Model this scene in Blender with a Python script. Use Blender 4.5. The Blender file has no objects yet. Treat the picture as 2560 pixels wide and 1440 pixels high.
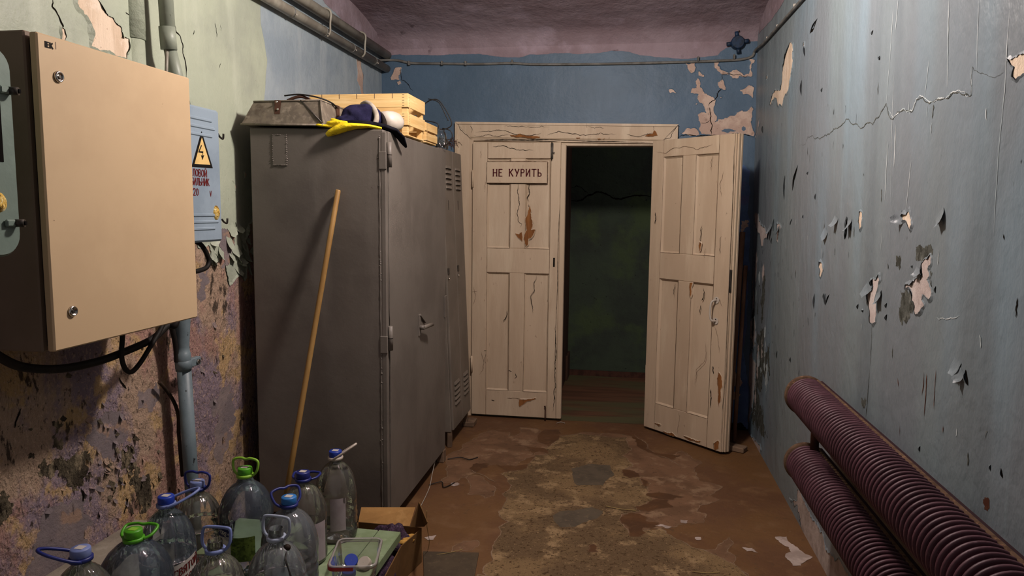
import bpy, bmesh, math, random
from mathutils import Vector, Matrix, noise
from mathutils.geometry import tessellate_polygon
random.seed(7)
SC = bpy.context.scene
COL = SC.collection

# ---------------------------------------------------------------- camera, world, lamp, exposure
cam_d = bpy.data.cameras.new('camera'); cam = bpy.data.objects.new('camera', cam_d); COL.objects.link(cam)
cam_d.sensor_width = 36.0; cam_d.lens = 1775.0/2560.0*36.0; cam_d.clip_start = 0.05
_m = Matrix([[0.986988, -0.029082, 0.158141], [0.16035, 0.105057, -0.981453], [0.011928, 0.994041, 0.108353]]).to_4x4(); _m.translation = (0, 0, 1.5)
cam.matrix_world = _m
SC.camera = cam
SC.view_settings.view_transform = 'Standard'; SC.view_settings.look = 'None'
SC.view_settings.gamma = 1.0; SC.view_settings.use_curve_mapping = False
SC.view_settings.exposure = 0.0
SC.cycles.transparent_max_bounces = 48; SC.cycles.max_bounces = 10
W = bpy.data.worlds.new('world'); SC.world = W; W.use_nodes = True
W.node_tree.nodes['Background'].inputs[0].default_value = (0.80, 0.72, 0.76, 1)
W.node_tree.nodes['Background'].inputs[1].default_value = 0.30
ld = bpy.data.lights.new('ceiling_lamp', 'POINT'); ld.energy = 145; ld.color = (1.0, 0.91, 0.83); ld.shadow_soft_size = 0.09
lo = bpy.data.objects.new('ceiling_lamp', ld); COL.objects.link(lo); lo.location = (-0.22, 2.66, 2.66)

# ---------------------------------------------------------------- materials
def lin(h):
    h = h.lstrip('#'); o = []
    for i in (0, 2, 4):
        c = int(h[i:i+2], 16)/255.0
        o.append(c/12.92 if c <= 0.04045 else ((c+0.055)/1.055)**2.4)
    return tuple(o)+(1.0,)
MATS = {}
def mk(name, base, layers=(), rough=0.6, metal=0.0, bump=(), spec=0.5, rough2=None, k=(1, 1, 1)):
    m = bpy.data.materials.new(name); m.use_nodes = True; nt = m.node_tree; N = nt.nodes; L = nt.links
    L_ = lambda h: tuple(c*q for c, q in zip(lin(h), k))+(1.0,)
    b = N['Principled BSDF']; b.inputs['Roughness'].default_value = rough; b.inputs['Metallic'].default_value = metal
    b.inputs['Specular IOR Level'].default_value = spec
    geo = N.new('ShaderNodeNewGeometry')
    def fac(scale, stretch, lo_, hi_, det=6.0, seed=0.0):
        mp = N.new('ShaderNodeMapping'); mp.inputs['Scale'].default_value = stretch; mp.inputs['Location'].default_value = (seed, seed*1.7, seed*0.6)
        L.new(geo.outputs['Position'], mp.inputs['Vector'])
        n = N.new('ShaderNodeTexNoise'); n.inputs['Scale'].default_value = scale; n.inputs['Detail'].default_value = det; n.inputs['Roughness'].default_value = 0.62
        L.new(mp.outputs[0], n.inputs['Vector'])
        if lo_ is None: return n.outputs[0]
        r = N.new('ShaderNodeMapRange'); r.inputs[1].default_value = lo_; r.inputs[2].default_value = hi_; r.interpolation_type = 'SMOOTHSTEP'
        L.new(n.outputs[0], r.inputs[0]); return r.outputs[0]
    cur = None; sd = 0.0
    for la in layers:
        col, scale, stretch, lo_, hi_ = la[:5]; amt = la[5] if len(la) > 5 else 1.0
        sd += 3.3
        mx = N.new('ShaderNodeMix'); mx.data_type = 'RGBA'
        if cur is None: mx.inputs[6].default_value = L_(base)
        else: L.new(cur, mx.inputs[6])
        mx.inputs[7].default_value = L_(col)
        f = fac(scale, stretch, lo_, hi_, la[6] if len(la) > 6 else 8.0, sd)
        mu = N.new('ShaderNodeMath'); mu.operation = 'MULTIPLY'; mu.inputs[1].default_value = amt
        L.new(f, mu.inputs[0]); L.new(mu.outputs[0], mx.inputs[0]); cur = mx.outputs[2]
    if cur is None: b.inputs['Base Color'].default_value = L_(base)
    else: L.new(cur, b.inputs['Base Color'])
    if rough2 is not None:
        f = fac(3.0, (1, 1, 1), 0.35, 0.65, 6.0, 9.1); r = N.new('ShaderNodeMapRange')
        r.inputs[3].default_value = rough; r.inputs[4].default_value = rough2; L.new(f, r.inputs[0]); L.new(r.outputs[0], b.inputs['Roughness'])
    prev = None
    for i, (scale, stretch, strength, dist) in enumerate(bump):
        f = fac(scale, stretch, None, None, 6.0, 5.0+i)
        bp = N.new('ShaderNodeBump'); bp.inputs['Strength'].default_value = strength; bp.inputs['Distance'].default_value = dist
        L.new(f, bp.inputs['Height'])
        if prev: L.new(prev, bp.inputs['Normal'])
        prev = bp.outputs[0]
    if prev: L.new(prev, b.inputs['Normal'])
    MATS[name] = m
    return m
def pet(name, tint, haze, hazecol, rough=0.06, fk=1.0):
    m = bpy.data.materials.new(name); m.use_nodes = True; nt = m.node_tree; N = nt.nodes; L = nt.links
    N.remove(N['Principled BSDF']); out = N['Material Output']
    tr = N.new('ShaderNodeBsdfTransparent'); tr.inputs[0].default_value = lin(tint)
    gl = N.new('ShaderNodeBsdfGlossy'); gl.inputs['Roughness'].default_value = rough
    df = N.new('ShaderNodeBsdfDiffuse'); df.inputs[0].default_value = lin(hazecol)
    geo = N.new('ShaderNodeNewGeometry'); n = N.new('ShaderNodeTexNoise'); n.inputs['Scale'].default_value = 16; n.inputs['Detail'].default_value = 3
    mp = N.new('ShaderNodeMapping'); mp.inputs['Scale'].default_value = (1, 1, 0.5)
    L.new(geo.outputs['Position'], mp.inputs[0]); L.new(mp.outputs[0], n.inputs['Vector'])
    bp = N.new('ShaderNodeBump'); bp.inputs['Strength'].default_value = 0.4; bp.inputs['Distance'].default_value = 0.02
    L.new(n.outputs[0], bp.inputs['Height']); L.new(bp.outputs[0], gl.inputs['Normal'])
    fr = N.new('ShaderNodeFresnel'); fr.inputs[0].default_value = 1.5
    mm = N.new('ShaderNodeMath'); mm.operation = 'MULTIPLY'; mm.inputs[1].default_value = fk; mm.use_clamp = True
    L.new(fr.outputs[0], mm.inputs[0])
    a = N.new('ShaderNodeMixShader'); a.inputs[0].default_value = haze; L.new(tr.outputs[0], a.inputs[1]); L.new(df.outputs[0], a.inputs[2])
    c = N.new('ShaderNodeMixShader'); L.new(mm.outputs[0], c.inputs[0]); L.new(a.outputs[0], c.inputs[1]); L.new(gl.outputs[0], c.inputs[2])
    L.new(c.outputs[0], out.inputs[0]); MATS[name] = m; return m

V3 = (1, 1, 1); VS = (1, 1, 0.16)   # even grain; grain drawn out vertically
mk('paint_green', '#9fa590', [('#8f9484', 2.2, V3, .42, .62, .8), ('#b3b8a4', 5, VS, .5, .7, .5), ('#5c5a4e', 60, (1, 1, .5), .69, .72, .6)], rough=.5, spec=.3, bump=[(7, V3, .25, .05), (90, V3, .22, .004)], k=(1.06, 1.06, 1.1))
mk('paint_blue_left', '#7f929e', [('#6d8190', 2.5, V3, .4, .62, .8), ('#93a4ad', 6, VS, .5, .7, .5), ('#4b5055', 60, (1, 1, .5), .70, .73, .6)], rough=.5, spec=.3, bump=[(7, V3, .25, .05), (90, V3, .2, .004)], k=(1.4, 1.2, 1.1))
mk('paint_right', '#787f80', [('#75787b', 1.0, (1, 1.5, .25), .42, .60, .95, 2.0), ('#7a8a93', 1.1, (1, 1.6, .3), .52, .68, .85, 2.0), ('#666b6e', 1.4, (1, 2.2, .12), .54, .70, .7, 3.0), ('#8a9699', 10, (1, 2, .09), .60, .74, .35), ('#3b423f', 34, (1, 1.6, .32), .70, .735, .8), ('#3a3a36', 90, (1, 1.3, .4), .71, .74, .7)], rough=.42, spec=.35, bump=[(4, (1, 1, .6), .28, .07), (80, V3, .12, .004)], k=(0.93, 0.99, 1.03))
mk('paint_back', '#52697f', [('#4a5f72', 1.5, V3, .4, .62, .9), ('#5c7288', 5, VS, .5, .72, .6), ('#33404c', 55, (1, 1, .5), .70, .73, .6)], rough=.5, spec=.3, bump=[(5, V3, .16, .06), (90, V3, .12, .004)], k=(0.86, 0.84, 0.84))
mk('paint_deep_blue', '#4a6186', [('#3d5072', 6, V3, .4, .62, .9), ('#564a6c', 4, V3, .52, .66, .9), ('#2c3448', 30, (1, 1, .4), .62, .7, .8)], rough=.55, spec=.2, bump=[(60, V3, .4, .006)], k=(1.45, 1.45, 1.45))
mk('plaster_pink', '#b49a8c', [('#c7b0a1', 9, V3, .45, .62, .9), ('#8d7568', 14, V3, .56, .70, .8), ('#6a5850', 60, V3, .64, .70, .7)], rough=.92, spec=.1, bump=[(30, V3, .45, .01), (140, V3, .4, .004)])
mk('plaster_cream', '#d8c3ad', [('#c2aa92', 12, VS, .45, .62, .8), ('#e0d0bf', 20, V3, .52, .68, .7), ('#8f745d', 60, V3, .64, .70, .8)], rough=.92, spec=.1, bump=[(30, VS, .5, .01), (140, V3, .5, .004)])
mk('plaster_pale', '#b5a6a0', [('#c4b8b2', 9, V3, .45, .62, .9), ('#90807a', 14, V3, .54, .68, .8), ('#5f544f', 50, V3, .62, .68, .8)], rough=.92, spec=.1, bump=[(30, VS, .5, .01), (140, V3, .4, .004)])
mk('plaster_mauve', '#8b7763', [('#6c6068', 3.2, (1, 1, .6), .47, .55, .9, 5.0), ('#84665a', 2.6, (1, 1, .6), .52, .60, .85, 5.0), ('#9a8159', 4.5, V3, .54, .61, .9, 5.0), ('#a38d78', 90, V3, .53, .64, .55), ('#4c4037', 55, (1, 1, .7), .59, .65, .8), ('#2f2822', 13, (1, 1, .45), .61, .65, .9), ('#241e19', 40, (1, 1, .6), .65, .69, .85)], rough=.95, spec=.08, bump=[(7, (1, 1, .6), .9, .06), (36, (1, 1, .5), 1.0, .016), (150, V3, .8, .004)], k=(1.52, 1.48, 1.56))
mk('plaster_violet', '#6c6568', [('#7b7170', 6, V3, .45, .6, .9), ('#8a7566', 10, V3, .56, .64, .9), ('#453c3a', 40, (1, 1, .6), .61, .67, .8)], rough=.95, spec=.08, bump=[(14, V3, .5, .02), (90, V3, .5, .004)], k=(1.2, 1.12, 1.08))
mk('crust', '#4e483d', [('#332e27', 14, (1, 1, .5), .46, .56, .95), ('#6c6353', 22, (1, 1, .5), .55, .62, .9), ('#17130f', 30, (1, 1, .5), .60, .64, .95)], rough=.95, spec=.08, bump=[(16, (1, 1, .5), 1.0, .05), (60, (1, 1, .6), 1.0, .012)], k=(1.75, 1.65, 1.55))
mk('whitewash', '#8d7d78', [('#7d6b66', 1.6, V3, .42, .62, .9), ('#9c8c89', 4, V3, .52, .68, .7), ('#4f423f', 7, V3, .62, .72, .7), ('#2b2523', 70, V3, .72, .74, .9)], rough=.95, spec=.1, bump=[(6, V3, .35, .05), (70, V3, .3, .005)], k=(1.02, 1.02, 1.25))
mk('mold', '#4f504a', [('#35352f', 40, (1, 1, .6), .45, .58, .9), ('#6c6d66', 70, (1, 1, .5), .52, .62, .9)], rough=.8, spec=.1, bump=[(80, V3, .6, .005)])
mk('door_joint', '#6a5443', [('#463629', 30, V3, .45, .6, .9)], rough=.9, spec=.05)
mk('pole_wood', '#8a6a56', [('#6b4f40', 10, VS, .42, .6, .9)], rough=.8, spec=.15, bump=[(60, VS, .3, .003)])
mk('crack', '#17130f', rough=1.0, spec=0)
mk('flake_edge', '#b9c2c2', [('#9aa5a8', 30, V3, .4, .6)], rough=.5, spec=.3)
mk('drip_white', '#aeb5b6', [('#8b989b', 24, VS, .42, .6)], rough=.5, spec=.3, k=(1.35, 1.3, 1.28))
mk('rust_stain', '#4a2a1e', [('#6d4a38', 40, V3, .5, .62)], rough=.8, spec=.1)
mk('floor_paint', '#7b5733', [('#6f4c32', 2.2, V3, .42, .62, .9), ('#8a6745', 7, V3, .52, .68, .7), ('#5d4630', 30, V3, .60, .70, .6), ('#9a8467', 55, V3, .66, .71, .6), ('#3c2c1e', 80, V3, .68, .72, .7)], rough=.55, spec=.3, rough2=.75, bump=[(5, V3, .25, .04), (70, V3, .3, .004)], k=(0.64, 0.64, 0.66))
mk('floor_worn', '#8a6c53', [('#755b45', 4, V3, .42, .6, .9), ('#a2886d', 9, V3, .52, .66, .85), ('#594433', 40, V3, .60, .68, .7)], rough=.8, spec=.15, bump=[(18, V3, .35, .01), (90, V3, .35, .004)], k=(.64, .59, .56))
mk('floor_concrete', '#93805f', [('#74644c', 2.2, V3, .44, .58, .95), ('#b09c78', 9, V3, .52, .64, .85), ('#55452f', 60, V3, .55, .63, .9), ('#c2ad88', 90, V3, .60, .68, .7), ('#35281a', 120, V3, .60, .66, .9)], rough=.92, spec=.1, bump=[(26, V3, .6, .012), (120, V3, .7, .004)], k=(.64, .56, .52))
mk('floor_chalk', '#a3907a', [('#8b7863', 20, V3, .42, .6, .9)], rough=.9, spec=.1, bump=[(90, V3, .4, .004)], k=(0.6, 0.55, 0.52))
mk('floor_brown', '#6d4a2c', [('#5c3f28', 6, V3, .42, .6, .9), ('#7f5c3e', 20, V3, .54, .68, .6)], rough=.6, spec=.25, bump=[(40, V3, .3, .005)], k=(0.6, 0.59, 0.6))
mk('floor_grey', '#5f564a', [('#534b41', 10, V3, .42, .6, .9), ('#746755', 40, V3, .56, .68, .7)], rough=.85, spec=.15, bump=[(90, V3, .4, .004)], k=(0.8, 0.76, 0.7))
mk('floor_white', '#b7aaa2', [('#9c8f87', 12, V3, .42, .6, .9)], rough=.9, spec=.1, bump=[(60, V3, .5, .005)], k=(0.82, 0.78, 0.76))
mk('door_cream', '#c9b199', [('#bba28a', 4, VS, .42, .62, .8), ('#d5c0a8', 9, VS, .52, .68, .7), ('#8f7661', 36, (1, 1, .3), .67, .71, .7), ('#4c382a', 60, (1, 1, .45), .715, .735, .9)], rough=.5, spec=.3, bump=[(9, VS, .3, .02), (70, (1, 1, .3), .25, .003)], k=(0.85, 0.87, 0.85))
mk('wood_bare', '#8a5a31', [('#6e4526', 20, (1, 1, .15), .42, .6, .9)], rough=.8, spec=.15)
mk('cabinet_grey', '#69635b', [('#5c564f', 2.2, V3, .42, .62, .9), ('#746e66', 6, VS, .52, .7, .6), ('#3f3a35', 40, (1, 1, .6), .70, .73, .8)], rough=.48, spec=.35, bump=[(8, V3, .08, .03), (120, V3, .05, .002)], k=(1, 0.98, 1))
mk('locker_grey', '#6b635a', [('#5e574f', 3, V3, .42, .62, .9), ('#4a433c', 30, VS, .66, .72, .7)], rough=.5, spec=.3, bump=[(100, V3, .12, .002)], k=(1.15, 1.13, 1.12))
mk('enclosure_beige', '#c0a684', [('#b89e7d', 3, V3, .42, .62, .6), ('#6b5640', 60, V3, .735, .745, .9)], rough=.55, spec=.25, bump=[(260, V3, .10, .001)])
mk('enclosure_shell', '#7d6b5e', [('#70604f', 3, V3, .42, .62, .6)], rough=.6, spec=.2, bump=[(260, V3, .1, .001)])  # darker copy of the beige, shade of the body's sides put into colour
mk('seam_black', '#0f0c0b', rough=.9, spec=.05)
mk('chrome', '#c9c4bc', rough=.22, metal=1.0)
mk('dark_steel', '#3c3732', [('#57504a', 20, V3, .45, .6)], rough=.5, metal=.6)
mk('black_rubber', '#17120f', [('#2a221c', 9, V3, .45, .62, .7)], rough=.65, spec=.25)
mk('brown_cable', '#3a2c22', [('#241a14', 12, V3, .42, .6, .9)], rough=.7, spec=.2)
mk('switch_green', '#76867c', [('#69786f', 5, V3, .42, .6, .9), ('#30332d', 40, V3, .68, .71, .8)], rough=.5, spec=.3, bump=[(60, V3, .2, .003)])
mk('switch_blue', '#8998a5', [('#7c8b98', 4, V3, .42, .6, .9), ('#4d4a44', 50, V3, .70, .73, .8)], rough=.5, spec=.3, bump=[(60, V3, .2, .003)])
mk('foam_yellow', '#c9a552', [('#5b3f1c', 70, V3, .50, .58, .95), ('#eadca6', 50, V3, .52, .62, .9)], rough=.9, spec=.1, bump=[(70, V3, .8, .01)])
mk('sign_yellow', '#d9b878', [('#c6a566', 20, V3, .45, .62, .7)], rough=.6, spec=.2)
mk('ink_black', '#171412', rough=.7, spec=.1)
mk('ink_red', '#5e1d1c', rough=.7, spec=.1)
mk('ink_dark_red', '#45151a', rough=.7, spec=.1)
mk('pipe_green', '#8b9182', [('#7b8174', 6, V3, .42, .6, .9), ('#2c2a26', 55, (1, 1, .5), .69, .715, .9)], rough=.45, spec=.4, bump=[(40, V3, .2, .004)], k=(1.15, 1.15, 1.15))
mk('pipe_blue', '#6f7d83', [('#5f6c72', 6, V3, .42, .6, .9), ('#17171a', 46, (1, 1, .5), .645, .665, .95)], rough=.45, spec=.4, bump=[(40, V3, .2, .004)])
mk('pipe_white', '#9d988b', [('#857e72', 8, V3, .42, .6, .9), ('#3d332b', 50, V3, .66, .69, .9)], rough=.5, spec=.35, bump=[(40, V3, .2, .004)])
mk('cable_grey', '#6f6d69', [('#57544f', 10, V3, .42, .6, .9)], rough=.6, spec=.25)
mk('junction_navy', '#1d3049', [('#14202f', 30, V3, .42, .6, .9)], rough=.5, spec=.3)
mk('crate_wood', '#dcb97f', [('#cda66b', 8, (.35, .35, 5), .42, .6, .9), ('#e8cc98', 14, (.3, .3, 4), .52, .68, .7), ('#8f6535', 60, V3, .71, .73, .8)], rough=.75, spec=.2, bump=[(30, (.3, .3, 4), .25, .004)])
mk('stick_wood', '#b98f52', [('#a0783f', 6, (1, 1, .3), .42, .6, .9), ('#cda768', 14, (1, 1, .2), .52, .68, .6)], rough=.5, spec=.35, bump=[(60, VS, .15, .002)], k=(0.66, 0.66, 0.68))
mk('dark_wood', '#4a3428', [('#35241c', 10, VS, .42, .6, .9)], rough=.8, spec=.15, bump=[(60, VS, .3, .003)])
mk('scrap_wood', '#776250', [('#5f4d3f', 12, V3, .42, .6, .9)], rough=.85, spec=.1, bump=[(60, V3, .3, .003)])
mk('light_wood', '#a6814f', [('#916d40', 12, VS, .42, .6, .9)], rough=.75, spec=.2)
mk('zinc', '#7d7264', [('#6a6055', 20, V3, .42, .6, .9), ('#94897a', 34, V3, .52, .66, .8), ('#4a3e33', 9, V3, .58, .7, .7)], rough=.62, metal=.25, bump=[(60, V3, .25, .003)])
mk('leather', '#4a3024', [('#38231a', 30, V3, .42, .6, .9)], rough=.7, spec=.25, bump=[(120, V3, .3, .002)])
mk('cloth_navy', '#26243f', [('#1b1a30', 16, V3, .42, .62, .9)], rough=.95, spec=.08, bump=[(18, V3, .6, .01), (300, V3, .4, .001)])
mk('cloth_black', '#121116', [('#1e1d24', 20, V3, .45, .62, .8)], rough=.95, spec=.06, bump=[(20, V3, .6, .01), (300, V3, .4, .001)])
mk('cloth_grey', '#a49a8c', [('#8d8376', 20, V3, .42, .62, .8)], rough=.9, spec=.1, bump=[(300, V3, .4, .001)])
mk('glove_yellow', '#e8cc1e', [('#d3b514', 20, V3, .42, .62, .8), ('#8f7a1c', 50, V3, .60, .66, .85)], rough=.6, spec=.3, bump=[(30, V3, .6, .008), (120, V3, .4, .002)])
mk('plastic_white', '#d6cdc2', [('#c2b7ab', 14, V3, .42, .62, .7)], rough=.45, spec=.4, k=(0.72, 0.7, 0.68))
mk('plastic_green', '#4f9a22', [('#47901c', 20, V3, .42, .6, .6)], rough=.4, spec=.4)
mk('plastic_lime', '#86b53a', [('#79a832', 20, V3, .42, .6, .6)], rough=.4, spec=.4)
mk('plastic_blue', '#1f3a9c', [('#1a3288', 20, V3, .42, .6, .6)], rough=.4, spec=.4)
mk('plastic_navy', '#20296e', [('#1b235e', 20, V3, .42, .6, .6)], rough=.4, spec=.4)
mk('plastic_sky', '#2f74b8', [('#2967a6', 20, V3, .42, .6, .6)], rough=.4, spec=.4)
mk('plastic_periwinkle', '#7280b4', [('#66749f', 20, V3, .42, .6, .6)], rough=.45, spec=.4)
mk('plastic_pale', '#9aa3b6', [('#8a93a6', 20, V3, .42, .6, .6)], rough=.45, spec=.4)
mk('plastic_red', '#a3242c', rough=.4, spec=.4)
mk('cardboard', '#a17a4a', [('#8f6b40', 8, V3, .42, .6, .8), ('#b08a58', 16, V3, .54, .68, .6)], rough=.85, spec=.1, bump=[(60, V3, .15, .003)])
mk('cardboard_dark', '#6e5233', [('#5f462b', 8, V3, .42, .6, .8)], rough=.85, spec=.1, bump=[(60, V3, .15, .003)])
mk('board_green', '#7f9070', [('#72825f', 8, V3, .42, .6, .9), ('#94a383', 14, V3, .54, .68, .7), ('#4d5444', 50, V3, .68, .71, .7)], rough=.6, spec=.25, bump=[(50, V3, .2, .003)])
mk('mesh_purple', '#4a3049', [('#2c1c2e', 120, V3, .42, .55, .95), ('#8e7a92', 160, V3, .62, .66, .9)], rough=.6, spec=.35, bump=[(140, V3, .9, .006)])
mk('peel_yellow', '#c0934b', [('#a3783a', 30, V3, .42, .6, .9)], rough=.8, spec=.15, bump=[(50, V3, .4, .004)])
mk('sheet_grey', '#4d4438', [('#433b31', 9, V3, .42, .6, .9), ('#5c5245', 40, V3, .56, .68, .6)], rough=.8, spec=.2, bump=[(120, V3, .3, .002)], k=(0.95, 0.88, 0.78))
mk('radiator_maroon', '#5a3a44', [('#4a2d36', 10, V3, .42, .6, .8), ('#77606a', 50, V3, .62, .70, .6)], rough=.5, spec=.35, bump=[(120, V3, .2, .002)], k=(0.78, 0.72, 0.72))
mk('radiator_core', '#2a181c', rough=.8, spec=.15)  # near-black colour paints in the shade between the fins
mk('radiator_dust', '#65503f', [('#503c2f', 30, V3, .42, .6, .9), ('#8a6a52', 50, V3, .56, .66, .8)], rough=.9, spec=.1, bump=[(80, V3, .5, .005)], k=(0.8, 0.78, 0.78))
mk('rust_metal', '#4b2f24', [('#36211a', 20, V3, .42, .6, .9)], rough=.8, spec=.2, bump=[(60, V3, .4, .004)])
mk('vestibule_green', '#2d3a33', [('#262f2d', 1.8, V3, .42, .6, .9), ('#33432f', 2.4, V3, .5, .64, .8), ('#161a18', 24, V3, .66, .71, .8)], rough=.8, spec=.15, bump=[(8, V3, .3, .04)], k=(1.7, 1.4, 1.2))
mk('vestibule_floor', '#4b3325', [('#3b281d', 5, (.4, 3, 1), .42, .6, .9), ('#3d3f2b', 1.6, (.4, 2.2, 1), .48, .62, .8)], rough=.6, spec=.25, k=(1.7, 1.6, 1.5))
mk('straw', '#a08a58', rough=.8, spec=.15)
mk('wire_white', '#a9a196', rough=.6, spec=.2)
mk('wire_dark', '#1d1a18', rough=.5, spec=.3)
mk('label_white', '#b9b2ac', [('#a59e97', 20, V3, .42, .6, .6)], rough=.6, spec=.2)
mk('label_navy', '#161c4a', rough=.5, spec=.3)
mk('label_leaf', '#3f4d1d', [('#5f7030', 40, V3, .46, .58, .9), ('#27300f', 70, V3, .56, .64, .9)], rough=.6, spec=.2)
mk('label_pink', '#a3979a', [('#948789', 20, V3, .42, .6, .6)], rough=.6, spec=.2)
mk('concrete_ledge', '#8e8577', [('#7b7266', 9, V3, .42, .6, .9), ('#a0978a', 20, V3, .55, .68, .7)], rough=.9, spec=.1, bump=[(60, V3, .4, .005)])
pet('bottle_clear', '#fbfaf7', .085, '#d2cabf', fk=1.1)
pet('bottle_bluish', '#eaf0f6', .10, '#a3b0c4', fk=1.1)
pet('bottle_hazy', '#eef0f2', .21, '#b0b5ba', fk=1.05)
pet('tub_clear', '#f6f5f4', .16, '#c8c2bc', fk=.8)
pet('tub_edge', '#e6e4e2', .38, '#cfc9c4', fk=1.2)
pet('jar_glass', '#e9ecec', .02, '#c8cccb', rough=.02, fk=1.6)
pet('water', '#c9d6e6', .05, '#5f7a9c', rough=.02, fk=1.0)

# ---------------------------------------------------------------- mesh builder
class MB:
    def __init__(s): s.v = []; s.f = []; s.m = []; s.s = []; s.mats = []
    def mi(s, n):
        if n not in s.mats: s.mats.append(n)
        return s.mats.index(n)
    def add(s, vs, fs, mat, smooth=False):
        o = len(s.v); k = s.mi(mat); s.v.extend([tuple(p) for p in vs])
        for i, f in enumerate(fs):
            s.f.append(tuple(o+j for j in f)); s.m.append(k); s.s.append(smooth if isinstance(smooth, bool) else smooth[i])
        return s
    def box(s, lo_, hi_, mat, bev=0.0, M=None):
        lo2 = [min(a, b) for a, b in zip(lo_, hi_)]; hi2 = [max(a, b) for a, b in zip(lo_, hi_)]
        bev = min([bev]+[(h-l)*.45 for l, h in zip(lo2, hi2)])
        if bev <= 0:
            vs = [(x, y, z) for x in (lo2[0], hi2[0]) for y in (lo2[1], hi2[1]) for z in (lo2[2], hi2[2])]
            fs = [(0, 1, 3, 2), (4, 6, 7, 5), (0, 4, 5, 1), (2, 3, 7, 6), (0, 2, 6, 4), (1, 5, 7, 3)]
        else:
            vs = []; ix = {}
            for cx in (0, 1):
                for cy in (0, 1):
                    for cz in (0, 1):
                        c = (cx, cy, cz); P = [hi2[i] if c[i] else lo2[i] for i in range(3)]; Q = [P[i]+(-bev if c[i] else bev) for i in range(3)]
                        for a in range(3):
                            p = Q[:]; p[a] = P[a]; ix[(c, a)] = len(vs); vs.append(tuple(p))
            fs = []
            for a in range(3):
                b, c = (a+1) % 3, (a+2) % 3
                for sd in (0, 1):
                    q = []
                    for (u, w) in ((0, 0), (1, 0), (1, 1), (0, 1)):
                        k = [0, 0, 0]; k[a] = sd; k[b] = u; k[c] = w; q.append(ix[(tuple(k), a)])
                    fs.append(tuple(q if sd else q[::-1]))
                for u in (0, 1):
                    for w in (0, 1):
                        k0 = [0, 0, 0]; k0[b] = u; k0[c] = w; k1 = k0[:]; k1[a] = 1
                        k0 = tuple(k0); k1 = tuple(k1)
                        q = [ix[(k0, b)], ix[(k1, b)], ix[(k1, c)], ix[(k0, c)]]
                        fs.append(tuple(q if (u == w) else q[::-1]))
            for k in [(a, b, c) for a in (0, 1) for b in (0, 1) for c in (0, 1)]:
                q = [ix[(k, 0)], ix[(k, 1)], ix[(k, 2)]]
                fs.append(tuple(q if sum(k) % 2 else q[::-1]))
        if M is not None: vs = [tuple(M @ Vector(p)) for p in vs]
        return s.add(vs, fs, mat)
    def ring(s, c, ax, r, n, ref=None, ry=None):
        ax = Vector(ax).normalized(); ref = Vector(ref) if ref is not None else (Vector((0, 0, 1)) if abs(ax.z) < .9 else Vector((1, 0, 0)))
        u = ax.cross(ref).normalized(); w = ax.cross(u).normalized()
        return [tuple(Vector(c)+u*(r*math.cos(2*math.pi*i/n))+w*((ry or r)*math.sin(2*math.pi*i/n))) for i in range(n)]
    def loft(s, rings, mat, caps=True, closed=False, smooth=True):
        n = len(rings[0]); vs = [p for r in rings for p in r]; fs = []; sm = []
        K = len(rings) if closed else len(rings)-1
        for k in range(K):
            a = k*n; b = ((k+1) % len(rings))*n
            for i in range(n):
                j = (i+1) % n; fs.append((a+i, a+j, b+j, b+i)); sm.append(smooth)
        if caps and not closed:
            fs.append(tuple(range(n-1, -1, -1))); sm.append(False); fs.append(tuple((len(rings)-1)*n+i for i in range(n))); sm.append(False)
        return s.add(vs, fs, mat, sm)
    def cyl(s, p0, p1, r0, mat, r1=None, n=24, caps=True):
        ax = Vector(p1)-Vector(p0); r1 = r0 if r1 is None else r1
        return s.loft([s.ring(p0, ax, r0, n), s.ring(p1, ax, r1, n)], mat, caps)
    def tube(s, pts, r, mat, n=8, closed=False, sub=6, rr=None):
        P = [Vector(p) for p in pts]
        if sub > 1 and len(P) > 2:
            Q = []; K = len(P) if closed else len(P)-1
            for i in range(K):
                g = (lambda j: P[j % len(P)]) if closed else (lambda j: P[max(0, min(len(P)-1, j))])
                a, b, c, d = g(i-1), g(i), g(i+1), g(i+2)
                for k in range(sub):
                    t = k/sub; Q.append(.5*((2*b)+(c-a)*t+(2*a-5*b+4*c-d)*t*t+(3*b-a-3*c+d)*t**3))
            if not closed: Q.append(P[-1])
            P = Q
        rings = []; N = len(P); ref = None
        for i in range(N):
            t = (P[(i+1) % N]-P[i-1]) if closed else (P[min(N-1, i+1)]-P[max(0, i-1)])
            if t.length < 1e-9: t = Vector((0, 0, 1))
            t.normalize()
            if ref is None: ref = Vector((0, 0, 1)) if abs(t.z) < .9 else Vector((1, 0, 0))
            u = t.cross(ref)
            if u.length < 1e-6: u = t.orthogonal()
            u.normalize(); w = u.cross(t).normalized(); ref = w
            q = r if rr is None else rr(i/(N-1 if N > 1 else 1))*r
            rings.append([tuple(P[i]+u*(q*math.cos(2*math.pi*k/n))+w*(q*math.sin(2*math.pi*k/n))) for k in range(n)])
        return s.loft(rings, mat, True, closed)
    def lathe(s, c, prof, mat, n=40, mod=None, capb=False, capt=False, squash=None):
        rings = []
        for r, z in prof:
            ring = []
            for i in range(n):
                a = 2*math.pi*i/n; q = r if mod is None else mod(r, z, a)
                x, y = q*math.cos(a), q*math.sin(a)
                ring.append((c[0]+x, c[1]+y, c[2]+z))
            rings.append(ring)
        s.loft(rings, mat, False)
        o = len(s.v)-n*len(prof)
        if capb: s.f.append(tuple(o+i for i in range(n-1, -1, -1))); s.m.append(s.mi(mat)); s.s.append(False)
        if capt: s.f.append(tuple(o+(len(prof)-1)*n+i for i in range(n))); s.m.append(s.mi(mat)); s.s.append(False)
        return s
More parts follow.
